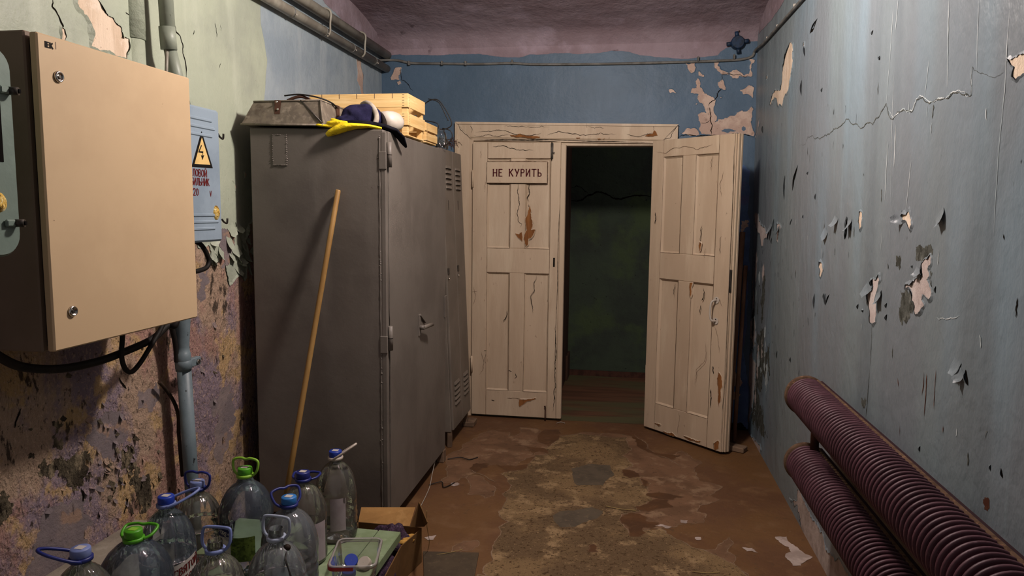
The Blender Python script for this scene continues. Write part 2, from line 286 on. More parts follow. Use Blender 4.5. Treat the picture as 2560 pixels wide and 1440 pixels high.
    def hull(s, lowr, highr, mat):   # two quads, low and high, joined into a block
        return s.add(list(lowr)+list(highr), [(3, 2, 1, 0), (4, 5, 6, 7), (0, 1, 5, 4), (1, 2, 6, 5), (2, 3, 7, 6), (3, 0, 4, 7)], mat)
    def poly(s, pts3, mat):
        t = tessellate_polygon([[Vector(p) for p in pts3]]); return s.add(pts3, t, mat)
    def build(s, name, parent=None, loc=None, mod=None):
        me = bpy.data.meshes.new(name)
        o = bpy.data.objects.new(name, me); COL.objects.link(o)
        base = Vector(loc) if loc is not None else (Vector(root_of(parent).location) if parent is not None else Vector((0, 0, 0)))
        me.from_pydata([tuple(Vector(p)-base) for p in s.v], [], s.f)
        for m in s.mats: me.materials.append(MATS[m])
        me.polygons.foreach_set('material_index', s.m); me.polygons.foreach_set('use_smooth', s.s); me.update()
        if parent is not None: o.parent = parent
        else: o.location = base
        return o
def root_of(o):
    while o.parent: o = o.parent
    return o
def tag(o, label=None, cat=None, group=None, kind=None):
    if label: o['label'] = label
    if cat: o['category'] = cat
    if group: o['group'] = group
    if kind: o['kind'] = kind
    return o
def thing(name, label, cat, loc, group=None):
    o = bpy.data.objects.new(name, None); o.empty_display_size = .05; COL.objects.link(o); o.location = loc
    return tag(o, label, cat, group)
GL = {  # brush strokes of each letter in a box one unit high
 'Н': [[(0, 0), (0, 1)], [(.55, 0), (.55, 1)], [(0, .5), (.55, .5)]], 'Е': [[(.46, 1), (0, 1), (0, 0), (.46, 0)], [(0, .52), (.38, .52)]], 'К': [[(0, 0), (0, 1)], [(.52, 1), (.03, .47)], [(.16, .58), (.56, 0)]],
 'У': [[(0, 1), (.29, .42)], [(.58, 1), (.20, 0)]], 'Р': [[(0, 0), (0, 1), (.32, 1), (.47, .88), (.47, .62), (.32, .5), (0, .5)]], 'И': [[(0, 1), (0, 0), (.55, 1), (.55, 0)]], 'Й': [[(0, 1), (0, 0), (.55, 1), (.55, 0)], [(.16, 1.22), (.27, 1.14), (.40, 1.22)]],
 'Т': [[(0, 1), (.6, 1)], [(.3, 0), (.3, 1)]], 'Ь': [[(0, 1), (0, 0), (.34, 0), (.47, .12), (.47, .36), (.34, .48), (0, .48)]], 'С': [[(.52, .84), (.40, .98), (.14, .98), (0, .8), (0, .2), (.14, .02), (.40, .02), (.52, .16)]],
 'Л': [[(0, 0), (.12, .1), (.22, 1), (.55, 1), (.55, 0)]], 'О': [[(.28, 1), (.08, .88), (0, .65), (0, .35), (.08, .12), (.28, 0), (.48, .12), (.56, .35), (.56, .65), (.48, .88), (.28, 1)]], 'В': [[(0, 0), (0, 1), (.32, 1), (.44, .88), (.44, .64), (.32, .53), (0, .53)], [(.32, .53), (.50, .40), (.50, .12), (.34, 0), (0, 0)]],
 'Б': [[(.46, 1), (0, 1), (0, 0), (.34, 0), (.48, .14), (.48, .38), (.34, .52), (0, .52)]], 'Я': [[(.5, 0), (.5, 1), (.18, 1), (.03, .88), (.03, .62), (.18, .5), (.5, .5)], [(.26, .5), (0, 0)]], 'Ч': [[(0, 1), (0, .6), (.12, .46), (.5, .46)], [(.5, 1), (.5, 0)]],
 '2': [[(0, .8), (.12, .98), (.38, .98), (.5, .8), (.46, .6), (0, 0), (.52, 0)]], '0': [[(.25, 1), (.05, .85), (0, .5), (.05, .15), (.25, 0), (.45, .15), (.5, .5), (.45, .85), (.25, 1)]], 'V': [[(0, 1), (.27, 0), (.54, 1)]],
 'F': [[(0, 0), (0, 1), (.46, 1)], [(0, .52), (.38, .52)]], 'R': [[(0, 0), (0, 1), (.32, 1), (.47, .88), (.47, .64), (.32, .52), (0, .52)], [(.22, .52), (.5, 0)]], 'S': [[(.48, .85), (.36, .98), (.14, .98), (.02, .84), (.06, .62), (.42, .42), (.5, .2), (.36, .02), (.12, .02), (0, .15)]],
 'i': [[(0, 0), (0, .62)], [(0, .86), (0, 1)]], ' ': []}
GL['E'] = GL['Е']; GL['O'] = GL['О']; GL['T'] = GL['Т']; GL['K'] = GL['К']
def text(name, body, size, org, right, up, mat, parent, sx=1.0, wt=.15, align='CENTER', fn=None, gap=.24, serif=0.0):
    right = Vector(right).normalized(); up = Vector(up).normalized(); nrm = right.cross(up); x = 0.0; polys = []
    for ch in body:
        st = GL[ch]; w = max([p[0] for q in st for p in q]+[.0 if st else .30])
        for q in st:
            pts = [(x+a, b) for a, b in q]
            for (a, b), (c, d) in zip(pts[:-1], pts[1:]):
                l = math.hypot(c-a, d-b) or 1; t = wt*(1.15 if abs(d-b) > abs(c-a) else .85)/2; ex = t*.7; ux, uy = (c-a)/l, (d-b)/l
                polys.append([(a-ux*ex-uy*t, b-uy*ex+ux*t), (a-ux*ex+uy*t, b-uy*ex-ux*t), (c+ux*ex+uy*t, d+uy*ex-ux*t), (c+ux*ex-uy*t, d+uy*ex+ux*t)])
            if serif:
                for (a, b) in (pts[0], pts[-1]):
                    if b in (0, 1): polys.append([(a-serif, b-.045), (a+serif, b-.045), (a+serif, b+.045), (a-serif, b+.045)])
        x += w+gap
    W_ = x-gap; off = {'CENTER': -W_/2, 'RIGHT': -W_, 'LEFT': 0}[align]; m = MB()
    for k, P in enumerate(polys):
        vs = []
        for a, b in P:
            u, v, h = (a+off)*size*sx, (b-.5)*size, .0009+.00004*(k % 5)
            vs.append(tuple(fn(u, v, h)) if fn else tuple(Vector(org)+right*u+up*v+nrm*h))
        m.add(vs, [(0, 1, 2, 3)], mat)
    return m.build(name, parent)

# ---- flat wear on the walls and floor: ragged outlines, raised paint lips, cracks, curled flakes
FR = {'L': lambda a, b, h: (-1.77+h, a, b), 'R': lambda a, b, h: (.865-.0225*b-h, a, b), 'B': lambda a, b, h: (a, 5.0-h, b),
      'F': lambda a, b, h: (a, b, h), 'V': lambda a, b, h: (a, 6.45-h, b)}
def ragged(P, amp=.16, minlen=.006, closed=True):
    out = []
    n = len(P)
    def rec(p, q, d):
        L = math.hypot(q[0]-p[0], q[1]-p[1])
        if L < minlen or d > 7: return [p]
        o = random.gauss(0, .5)*amp*L; mx = ((p[0]+q[0])/2-(q[1]-p[1])/L*o, (p[1]+q[1])/2+(q[0]-p[0])/L*o)
        return rec(p, mx, d+1)+rec(mx, q, d+1)
    for i in range(n if closed else n-1): out += rec(P[i], P[(i+1) % n], 0)
    if not closed: out.append(P[-1])
    return out
def patch(mb, fr, P, mat, h=.0006, amp=.16, lip=None, lw=.006, lh=.0028, minlen=.006, rim=None, rw=.004):
    f = FR[fr]; Q = ragged(P, amp, minlen)
    mb.poly([f(a, b, h) for a, b in Q], mat)
    A = sum(Q[i][0]*Q[(i+1) % len(Q)][1]-Q[(i+1) % len(Q)][0]*Q[i][1] for i in range(len(Q)))
    sg = 1 if A > 0 else -1
    for (m, w, hi, ho) in ([(lip, lw, lh, .0003)] if lip else [])+([(rim, rw, h+.0003, h+.0002)] if rim else []):
        vs = []; n = len(Q)
        for i in range(n):
            a, b = Q[i-1], Q[(i+1) % n]; t = (b[0]-a[0], b[1]-a[1]); l = math.hypot(*t) or 1
            nx, ny = sg*t[1]/l, -sg*t[0]/l; k = .5+abs(noise.noise((Q[i][0]*22, Q[i][1]*22, 3.3)))*1.6
            vs.append(f(Q[i][0], Q[i][1], hi*k if m == lip else hi)); vs.append(f(Q[i][0]+nx*w*k, Q[i][1]+ny*w*k, ho))
        mb.add(vs, [(2*i, 2*i+1, (2*i+3) % (2*n), (2*i+2) % (2*n)) for i in range(n)], m, True)
def line(mb, fr, P, w, mat, h=.0011, amp=.14, taper=True, minlen=.008):
    f = FR[fr]; Q = ragged(P, amp, minlen, False); n = len(Q); vs = []
    for i in range(n):
        a, b = Q[max(0, i-1)], Q[min(n-1, i+1)]; t = (b[0]-a[0], b[1]-a[1]); l = math.hypot(*t) or 1
        k = w*(.55+.9*abs(noise.noise((Q[i][0]*30, Q[i][1]*30, 1.7)))); u = i/max(1, n-1)
        if taper: k *= min(1, 5*u+.15, 5*(1-u)+.15)
        vs += [f(Q[i][0]-t[1]/l*k/2, Q[i][1]+t[0]/l*k/2, h), f(Q[i][0]+t[1]/l*k/2, Q[i][1]-t[0]/l*k/2, h)]
    mb.add(vs, [(2*i, 2*i+1, 2*i+3, 2*i+2) for i in range(n-1)], mat)
def slit(mb, fr, P, w, paint):     # split in the paint; dark line painted as the shade under its curling edge
    line(mb, fr, P, w, 'crack', amp=.08)
    f = FR[fr]; n = len(P); vs = []; M = 9
    pts = []
    for k in range(M):
        u = k/(M-1)*(n-1); i = min(n-2, int(u)); t = u-i; pts.append((P[i][0]*(1-t)+P[i+1][0]*t, P[i][1]*(1-t)+P[i+1][1]*t))
    d = (P[-1][0]-P[0][0], P[-1][1]-P[0][1]); l = math.hypot(*d) or 1; nx, ny = -d[1]/l, d[0]/l
    sgn = (1 if nx > 0 else -1) if fr == 'R' else random.choice((1, -1))
    for k, p in enumerate(pts):
        e = math.sin(math.pi*(k+.15)/(M-.7)); ww = w*1.3*e
        for q, hh in ((1.6, .0004), (.9, .0035), (.25, .0075), (.15, .0072)):
            vs.append(f(p[0]+sgn*nx*ww*q, p[1]+sgn*ny*ww*q, .0004+hh*e*min(1, w/.008)))
    mb.add(vs, [(4*k+j, 4*k+j+1, 4*k+j+5, 4*k+j+4) for k in range(M-1) for j in range(3)], paint, True)
def curl(mb, fr, a, b, w, ln, out, ang, paint, back='plaster_pink'):   # flake held at its top edge, free end curling outwards
    f = FR[fr]; ca, sa = math.cos(ang), math.sin(ang); vs = []; K = 9; J = 7; sd = random.random()*50
    for k in range(K):
        u = k/(K-1)
        for j in range(J):
            x = (j/(J-1)-.5)*w*(1-.45*u*u)*(1+.35*noise.noise((sd, j*.6, u*2))); y = -ln*(u-.18*u*u)
            hh = .0012+out*(u**1.7)+.25*out*noise.noise((j*.5+sd, u*2.2, 0))*u+out*.4*u*abs(j/(J-1)-.5)
            vs.append(f(a+x*ca-y*sa, b+x*sa+y*ca, max(.0012, hh)))
    mb.add(vs, [(k*J+j, k*J+j+1, (k+1)*J+j+1, (k+1)*J+j) for k in range(K-1) for j in range(J-1)], paint, True)

# ================================================================ THE ROOM
XL, YB, YN = -1.77, 5.0, -0.6
fl = MB(); fl.add([(XL-.1, YN, 0), (1.0, YN, 0), (1.0, 5.0, 0), (XL-.1, 5.0, 0)], [(0, 1, 2, 3)], 'floor_paint')
fl.add([(XL-.1, YN, -.1), (1.0, YN, -.1), (1.0, 5.0, -.1), (XL-.1, 5.0, -.1)], [(3, 2, 1, 0)], 'floor_paint')
def F_(p): return p
WORN = [
 [(-1.055,4.057),(-1.004,4.339),(-0.962,4.451),(-0.941,4.532),(-0.876,4.657),(-0.752,4.634),(-0.747,4.540),(-0.680,4.616),(-0.702,4.759),(-0.568,4.736),(-0.543,4.612),(-0.556,4.487),(-0.514,4.452),(-0.460,4.390),(-0.487,4.302),(-0.597,4.307),(-0.547,4.209),(-0.460,4.307),(-0.442,4.230),(-0.575,4.152),(-0.607,4.020),(-0.653,3.987),(-0.729,4.021),(-0.791,3.984),(-0.826,3.906),(-0.855,3.808),(-0.888,3.736),(-0.964,3.678),(-0.998,3.872)],
 [(-0.859,3.785),(-0.807,3.818),(-0.759,3.783),(-0.718,3.705),(-0.661,3.654),(-0.658,3.555),(-0.695,3.509),(-0.751,3.556),(-0.796,3.548),(-0.803,3.647)],
 [(-0.410,4.639),(-0.242,4.736),(0.049,4.715),(0.105,4.665),(0.160,4.571),(0.166,4.458),(0.192,4.436),(0.199,4.383),(0.292,4.322),(0.381,4.473),(0.419,4.400),(0.480,4.308),(0.425,4.174),(0.439,3.971),(0.522,3.945),(0.556,3.909),(0.510,3.839),(0.518,3.723),(0.423,3.648),(0.385,3.551),(0.431,3.525),(0.407,3.420),(0.324,3.405),(0.238,3.340),(0.196,3.317),(0.128,3.288),(0.061,3.214),(0.020,3.347),(0.012,3.446),(0.105,3.498),(0.084,3.529),(0.174,3.657),(0.148,3.789),(0.112,3.952),(0.015,4.070),(0.074,4.154),(0.005,4.318)],
 [(0.352,3.126),(0.444,3.171),(0.510,3.284),(0.504,3.196),(0.477,3.136),(0.508,3.088),(0.484,3.006),(0.537,2.931),(0.354,2.897),(0.304,2.998),(0.274,3.005)],
 [(-0.723,2.911),(-0.695,3.014),(-0.641,3.038),(-0.619,3.000),(-0.645,2.939),(-0.702,2.902)],
]
for P in WORN: patch(fl, 'F', P, 'floor_worn', h=.0006, amp=.2, rim='floor_chalk', rw=.0035, minlen=.012)
CON = [(-0.566,2.580),(-0.570,2.737),(-0.527,2.734),(-0.556,2.788),(-0.528,2.868),(-0.549,2.944),(-0.550,3.055),(-0.549,3.160),(-0.561,3.189),(-0.524,3.260),(-0.564,3.286),(-0.593,3.365),(-0.578,3.494),(-0.616,3.582),(-0.583,3.710),(-0.624,3.809),(-0.675,3.866),(-0.593,3.928),(-0.534,3.987),(-0.530,4.084),(-0.521,4.214),(-0.442,4.230),(-0.475,4.359),(-0.439,4.452),(-0.407,4.608),(-0.239,4.689),(0.039,4.682),(0.067,4.439),(0.005,4.318),(0.074,4.154),(0.015,4.070),(0.112,3.952),(0.148,3.789),(0.174,3.657),(0.084,3.529),(0.105,3.498),(0.012,3.446),(0.006,3.344),(0.054,3.213),(0.128,3.288),(0.196,3.317),(0.227,3.261),(0.300,3.186),(0.377,3.131),(0.460,3.053),(0.531,2.930),(0.564,2.788)]
patch(fl, 'F', CON, 'floor_concrete', h=.0010, amp=.14, rim='floor_chalk', rw=.004, minlen=.012)
ISL = [
 [(0.012,3.412),(0.062,3.472),(0.104,3.463),(0.131,3.384),(0.192,3.380),(0.156,3.309),(0.115,3.309),(0.127,3.257),(0.094,3.213),(0.054,3.206),(0.047,3.304),(0.013,3.346)],
 [(0.084,3.547),(0.174,3.657),(0.256,3.673),(0.273,3.583),(0.207,3.553),(0.148,3.506),(0.091,3.513)],
 [(0.015,4.070),(0.081,4.059),(0.113,3.974),(0.056,3.941),(0.016,3.978)],
 [(-0.126,3.078),(-0.107,3.096),(-0.085,3.030),(-0.129,3.015)],
 [(0.112,3.952),(0.152,3.916),(0.146,3.840),(0.122,3.846)],
 [(-0.872,3.920),(-0.848,4.010),(-0.770,4.013),(-0.802,3.911),(-0.835,3.869)],
 [(0.139,3.727),(0.216,3.762),(0.334,3.726),(0.212,3.664),(0.161,3.692)],
 [(-0.726,4.009),(-0.605,4.008),(-0.542,4.045),(-0.564,3.957),(-0.634,3.920)],
 [(-0.552,4.610),(-0.519,4.745),(-0.422,4.765),(-0.407,4.608),(-0.442,4.481),(-0.505,4.453),(-0.541,4.520)],
 [(-0.596,4.363),(-0.473,4.346),(-0.441,4.257),(-0.504,4.298),(-0.568,4.299)],
 [(0.068,4.703),(0.125,4.684),(0.168,4.544),(0.192,4.422),(0.244,4.392),(0.366,4.389),(0.326,4.303),(0.232,4.337),(0.156,4.429)],
]
for P in ISL: patch(fl, 'F', P, 'floor_brown', h=.0016, amp=.2, rim='floor_worn', rw=.003, minlen=.012)
for P in [[(-0.325,3.364),(-0.295,3.422),(-0.224,3.444),(-0.141,3.504),(-0.081,3.463),(-0.106,3.372),(-0.173,3.311),(-0.210,3.256),(-0.278,3.243),(-0.311,3.301)],
          [(-0.285,4.035),(-0.189,4.127),(-0.061,4.127),(-0.033,3.968),(-0.093,3.805),(-0.233,3.777),(-0.266,3.901)]]:
    patch(fl, 'F', P, 'floor_grey', h=.0014, amp=.1, minlen=.012)
for P in [[(0.722,3.328),(0.776,3.338),(0.799,3.240),(0.821,3.175),(0.846,3.153),(0.777,3.062),(0.741,3.055),(0.729,3.145),(0.760,3.233)],
          [(-0.917,3.687),(-0.886,3.693),(-0.873,3.654),(-0.897,3.639)], [(-0.880,3.023),(-0.834,3.053),(-0.834,3.002),(-0.860,2.997)],
          [(0.351,3.254),(0.377,3.259),(0.374,3.229),(0.355,3.225)], [(0.298,3.433),(0.332,3.431),(0.323,3.396),(0.299,3.400)],
          [(0.554,3.191),(0.598,3.193),(0.615,3.148),(0.566,3.152)], [(0.198,3.365),(0.252,3.343),(0.237,3.324),(0.170,3.343)]]:
    patch(fl, 'F', P, 'floor_white', h=.0018, amp=.2, minlen=.01)
for P in [[(0.087,4.754),(0.151,4.614),(0.167,4.486),(0.192,4.436)], [(-0.859,3.899),(-0.767,3.826),(-0.676,3.734)], [(0.199,4.370),(0.284,4.321),(0.360,4.185)]]:
    line(fl, 'F', P, .007, 'floor_chalk', h=.0019)
tag(fl.build('floor'), 'peeling brown painted concrete floor', 'floor', kind='structure')

# left wall
wl = MB(); wl.box((XL-.12, YN, -.05), (XL, YB+.12, 2.9), 'paint_green')
patch(wl, 'L', [(3.296,2.601),(3.292,2.378),(3.346,2.221),(3.305,2.022),(3.266,1.865),(3.211,1.689),(3.201,1.498)]+[(3.9, 1.2), (5.0, 1.2), (5.0, 2.95)], 'paint_blue_left', h=.0004, amp=.05, minlen=.03)
patch(wl, 'L', [(2.654,1.365),(2.787,1.339),(2.803,1.256),(2.826,1.240),(2.865,1.273),(2.887,1.285),(2.911,1.266),(2.927,1.193),(2.947,1.146),(2.991,1.169),(3.033,1.184),(3.080,1.157),(3.122,1.271),(3.091,1.348),(3.131,1.422),(3.198,1.450)]+[(3.6, 1.35), (3.9, .9), (3.9, 0), (0.2, 0), (.2, 1.25), (1.2, 1.2), (2.2, 1.3)], 'plaster_mauve', h=.0012, amp=.22, lip='paint_green', lw=.012, lh=.006)
patch(wl, 'L', [(2.102,2.178),(2.184,2.202),(2.218,2.173),(2.241,2.149),(2.278,2.137),(2.313,2.119),(2.314,2.087),(2.348,2.091),(2.350,2.063),(2.335,2.037),(2.333,2.018),(2.277,2.016),(2.207,2.019),(2.165,2.025),(2.173,2.050),(2.170,2.096),(2.149,2.120),(2.115,2.136)], 'plaster_cream', h=.0012, amp=.2, lip='paint_green', lw=.012, lh=.007)
patch(wl, 'L', [(2.041,2.054),(2.054,2.051),(2.059,2.034),(2.054,2.018),(2.040,2.015)], 'plaster_cream', h=.0012, lip='paint_green', lh=.005)
patch(wl, 'L', [(4.517,2.464),(4.594,2.468),(4.637,2.387),(4.623,2.303),(4.645,2.262),(4.599,2.255),(4.567,2.302),(4.524,2.335)], 'plaster_pink', h=.0012, lip='paint_blue_left')
for P, w in [([(2.015,2.133),(2.011,2.108),(2.035,2.086),(2.050,2.062),(2.058,2.035)], .007), ([(2.386,2.233),(2.381,2.181),(2.389,2.118),(2.397,2.088)], .007), ([(2.616,2.213),(2.627,2.181),(2.652,2.171),(2.665,2.107),(2.680,2.007)], .006),
             ([(2.341,2.178),(2.358,2.175),(2.381,2.179)], .004), ([(2.218,2.177),(2.241,2.151),(2.279,2.139),(2.313,2.121),(2.318,2.086)], .009), ([(2.898,2.285),(2.907,2.253),(2.910,2.226)], .003),
             ([(2.747,2.217),(2.739,2.197)], .004), ([(2.935,2.125),(2.923,2.101)], .003), ([(3.014,1.433),(3.023,1.400),(3.039,1.375)], .010), ([(2.967,1.398),(2.988,1.364),(3.003,1.339)], .009),
             ([(3.097,1.146),(3.097,1.108),(3.090,1.074)], .006), ([(3.104,1.056),(3.117,1.029),(3.113,1.014)], .006)]:
    line(wl, 'L', P, w, 'crack')
for px in [[(1.887,2.081),(1.852,2.016),(1.855,1.950),(1.841,1.880),(1.842,1.790)]]: pass
for P in [[(2.084,0.788),(2.218,0.773),(2.230,0.651),(2.094,0.668),(2.049,0.720)], [(1.945,0.541),(2.013,0.545),(2.058,0.418),(2.023,0.345),(1.810,0.342),(1.740,0.380),(1.846,0.496)], [(2.794,0.671),(2.922,0.699),(2.960,0.577),(2.908,0.441),(2.838,0.353),(2.780,0.435),(2.828,0.553)],
          [(2.963,1.407),(3.006,1.400),(2.990,1.316),(2.920,1.236),(2.878,1.239),(2.887,1.297),(2.874,1.339)], [(2.327,0.819),(2.416,0.830),(2.435,0.764),(2.364,0.722),(2.314,0.752)], [(3.021,1.054),(3.098,1.060),(3.111,0.966),(3.017,0.980)], [(2.710,1.235),(2.796,1.231),(2.783,1.171),(2.750,1.106),(2.703,1.118)]]:
    patch(wl, 'L', P, 'plaster_violet', h=.0016, amp=.4, minlen=.006)
for P in [[(2.236,0.634),(2.277,0.606),(2.320,0.488),(2.367,0.390),(2.349,0.355),(2.306,0.389),(2.254,0.482),(2.204,0.562)], [(1.851,0.700),(1.924,0.700),(2.035,0.688),(2.054,0.617),(2.027,0.571),(1.992,0.576),(1.930,0.636),(1.859,0.667)], [(1.717,0.677),(1.741,0.635),(1.732,0.582),(1.709,0.576),(1.686,0.610)],
          [(2.161,0.616),(2.192,0.586),(2.187,0.509),(2.157,0.471),(2.148,0.533)], [(1.795,0.860),(1.850,0.822),(1.838,0.730),(1.800,0.743)], [(1.912,0.825),(1.953,0.804),(1.953,0.725),(1.917,0.754)]]:
    patch(wl, 'L', P, 'crust', h=.0022, amp=.55, minlen=.006)
for P in [[(1.803,0.898),(1.789,0.874),(1.777,0.845)], [(2.015,0.567),(2.023,0.517)], [(2.217,0.895),(2.235,0.868),(2.254,0.843)], [(2.224,0.449),(2.209,0.390)]]:
    line(wl, 'L', P, .007, 'crack', h=.0032)
for P in [[(2.997,1.622),(3.028,1.588),(3.020,1.569)], [(2.933,2.288),(2.944,2.265)], [(3.101,1.664),(3.121,1.650),(3.107,1.636)]]:
    patch(wl, 'L', P, 'plaster_cream', h=.0012, lip='paint_green', lh=.003)
# band of old whitewash above the paint line
patch(wl, 'L', [(YN, 2.64), (5.0, 2.615), (5.0, 2.9), (YN, 2.9)], 'whitewash', h=.0016, amp=.05, minlen=.03)
WLo = tag(wl.build('wall_left'), 'left wall of pale green paint peeling off stained plaster', 'wall', kind='structure')
fk = MB()
for P in [[(2.837,1.332),(2.884,1.338),(2.915,1.328),(2.959,1.341),(2.978,1.298),(2.935,1.297),(2.897,1.285),(2.860,1.275),(2.819,1.266),(2.842,1.241),(2.955,1.269),(3.000,1.278)], [(2.976,1.256),(3.009,1.241),(2.985,1.218),(3.031,1.227),(3.055,1.250),(3.028,1.277),(3.079,1.261),(3.102,1.247),(3.089,1.223),(3.118,1.208),(3.064,1.206),(2.995,1.199)], [(2.951,1.392),(2.971,1.371),(3.028,1.387),(3.050,1.362),(3.071,1.321),(3.112,1.328),(3.134,1.273),(3.129,1.302),(3.046,1.300),(3.013,1.314),(3.081,1.289)]]:
    for a, b in random.sample(P, int(len(P)*.65)): curl(fk, 'L', a+random.gauss(0, .008), b+.03, random.uniform(.022, .058), random.uniform(.03, .075), random.uniform(.006, .024), random.uniform(-.8, .8), 'paint_green')
for i in range(90):
    y, z = random.choice([(random.gauss(2.20, .06), random.gauss(.56, .09)), (random.gauss(2.08, .10), random.gauss(.62, .06)), (random.uniform(1.95, 2.9), random.uniform(.35, 1.0))])
    curl(fk, 'L', y, z, random.uniform(.008, .026), random.uniform(.010, .034), random.uniform(.004, .013), random.uniform(-1.0, 1.0), random.choice(['plaster_mauve', 'crust', 'plaster_violet']))
fk.build('peeling_flakes', WLo)

# right wall (leans out a little at the foot)
wr = MB(); fR = FR['R']
wr.add([fR(YN, -.05, 0), fR(YB+.12, -.05, 0), fR(YB+.12, 2.9, 0), fR(YN, 2.9, 0), fR(YN, -.05, -.14), fR(YB+.12, -.05, -.14), fR(YB+.12, 2.9, -.14), fR(YN, 2.9, -.14)],
       [(0, 1, 2, 3), (7, 6, 5, 4), (0, 4, 5, 1), (3, 2, 6, 7), (1, 5, 6, 2), (0, 3, 7, 4)], 'paint_right')
for P in [[(4.016,2.392),(3.936,2.366),(3.928,2.252),(3.987,2.178),(4.082,2.143),(4.157,2.083),(4.269,2.099),(4.322,2.153),(4.514,2.144),(4.423,2.197),(4.214,2.182),(4.182,2.266),(4.129,2.335)],
          [(1.777,1.849),(1.742,1.844),(1.713,1.845),(1.664,1.832),(1.660,1.802),(1.708,1.804),(1.736,1.795),(1.751,1.805),(1.747,1.825)], [(2.761,1.511),(2.733,1.511),(2.729,1.458),(2.752,1.442),(2.769,1.475)],
          [(2.373,1.496),(2.320,1.501),(2.299,1.521),(2.287,1.501),(2.271,1.472),(2.285,1.454),(2.310,1.476),(2.358,1.486)],
          [(3.271,1.295),(3.229,1.287),(3.218,1.266),(3.239,1.243),(3.261,1.224),(3.279,1.235),(3.265,1.254),(3.292,1.269)],
          [(4.645,2.338),(4.602,2.330),(4.610,2.311),(4.643,2.317)], [(3.712,2.323),(3.685,2.317),(3.683,2.301),(3.710,2.307)]]:
    patch(wr, 'R', P, 'plaster_cream', h=.0008, lip='paint_right', lw=.008, lh=.0045, minlen=.004)
for P in [[(2.592,1.283),(2.562,1.281),(2.526,1.304),(2.519,1.285),(2.539,1.253),(2.555,1.227),(2.563,1.209),(2.547,1.201),(2.539,1.175),(2.544,1.140),(2.572,1.125),(2.604,1.131),(2.609,1.169),(2.622,1.191),(2.641,1.217),(2.639,1.246),(2.613,1.245),(2.597,1.236),(2.584,1.258)],
          [(2.131,1.393),(2.123,1.384),(2.124,1.367),(2.139,1.352),(2.130,1.333),(2.142,1.321),(2.127,1.305),(2.108,1.288),(2.113,1.273),(2.129,1.266),(2.171,1.278),(2.176,1.260),(2.154,1.249),(2.172,1.232),(2.213,1.211),(2.225,1.221),(2.223,1.237),(2.248,1.251),(2.246,1.272),(2.259,1.283),(2.305,1.279),(2.299,1.292),(2.253,1.294),(2.226,1.317),(2.190,1.318),(2.178,1.334),(2.189,1.362),(2.176,1.372),(2.149,1.379)],
          [(4.941,1.492),(4.795,1.497),(4.764,1.451),(4.691,1.426),(4.579,1.420),(4.450,1.407),(4.485,1.358),(4.589,1.338),(4.606,1.300),(4.673,1.297),(4.730,1.375),(4.880,1.414)], [(4.205,1.450),(4.133,1.444),(4.096,1.430),(4.160,1.384),(4.172,1.339),(4.209,1.345),(4.199,1.406)],
          [(5.046,0.769),(4.843,0.818),(4.784,0.756),(4.794,0.657),(4.913,0.599),(4.851,0.530),(4.751,0.533),(4.760,0.424),(4.791,0.291),(4.942,0.065),(4.997,0.067),(4.916,0.258),(5.076,0.407),(5.038,0.528),(4.866,0.626),(5.002,0.656)],
          [(4.929,-0.025),(4.777,0.023),(4.491,0.038),(4.530,-0.010),(4.718,-0.039)], [(5.036,2.012),(4.866,2.111),(4.843,2.076),(4.970,1.994)]]:
    patch(wr, 'R', P, 'plaster_pale', h=.0008, lip='paint_right', lw=.008, lh=.004, minlen=.004)
for P in [[(2.236,1.400),(2.195,1.413),(2.127,1.414),(2.118,1.398),(2.150,1.382),(2.189,1.368),(2.233,1.371)], [(2.336,1.271),(2.297,1.279),(2.258,1.274),(2.248,1.251),(2.230,1.227),(2.235,1.211),(2.270,1.188),(2.343,1.193),(2.332,1.235)], [(2.131,1.344),(2.115,1.345),(2.113,1.301),(2.127,1.311)],
          [(4.731,0.730),(4.500,0.719),(4.361,0.632),(4.426,0.503),(4.634,0.384),(4.736,0.430),(4.707,0.560)], [(4.916,0.258),(4.677,0.356),(4.487,0.320),(4.429,0.219),(4.295,0.170),(4.501,0.103),(4.788,0.093)],
          [(2.391,1.373),(2.349,1.372),(2.345,1.342),(2.386,1.339)], [(2.661,0.849),(2.603,0.854),(2.615,0.832),(2.658,0.830)]]:
    patch(wr, 'R', P, 'mold', h=.0005, amp=.45, minlen=.005)
patch(wr, 'R', [(3.702,0.047),(3.608,0.074),(3.439,0.155),(3.355,0.147),(3.273,0.134),(3.055,0.128),(2.865,0.134),(2.716,0.146),(2.612,0.135)]+[(1.6, .0), (3.4, 0)], 'floor_white', h=.0008, amp=.3, lip='paint_right', lh=.003)
line(wr, 'R', [(3.738,1.839),(3.498,1.858),(3.296,1.834),(3.086,1.845),(2.860,1.835),(2.727,1.822),(2.593,1.833),(2.537,1.863),(2.467,1.804),(2.386,1.821),(2.313,1.806),(2.285,1.836),(2.238,1.835),(2.189,1.812),(2.114,1.812),(2.045,1.818),(1.942,1.796),(1.946,1.864),(1.923,1.850),(1.880,1.834),(1.855,1.824),(1.795,1.822),(1.784,1.851)], .0035, 'mold')
line(wr, 'R', [(2.538,1.867),(2.468,1.808),(2.387,1.825),(2.313,1.809),(2.286,1.839),(2.238,1.838),(2.189,1.815),(2.114,1.815),(2.045,1.821),(1.942,1.799)], .0035, 'drip_white')
line(wr, 'R', [(2.078,1.225),(2.034,1.229),(2.016,1.228),(1.987,1.237),(1.938,1.250)], .003, 'drip_white')
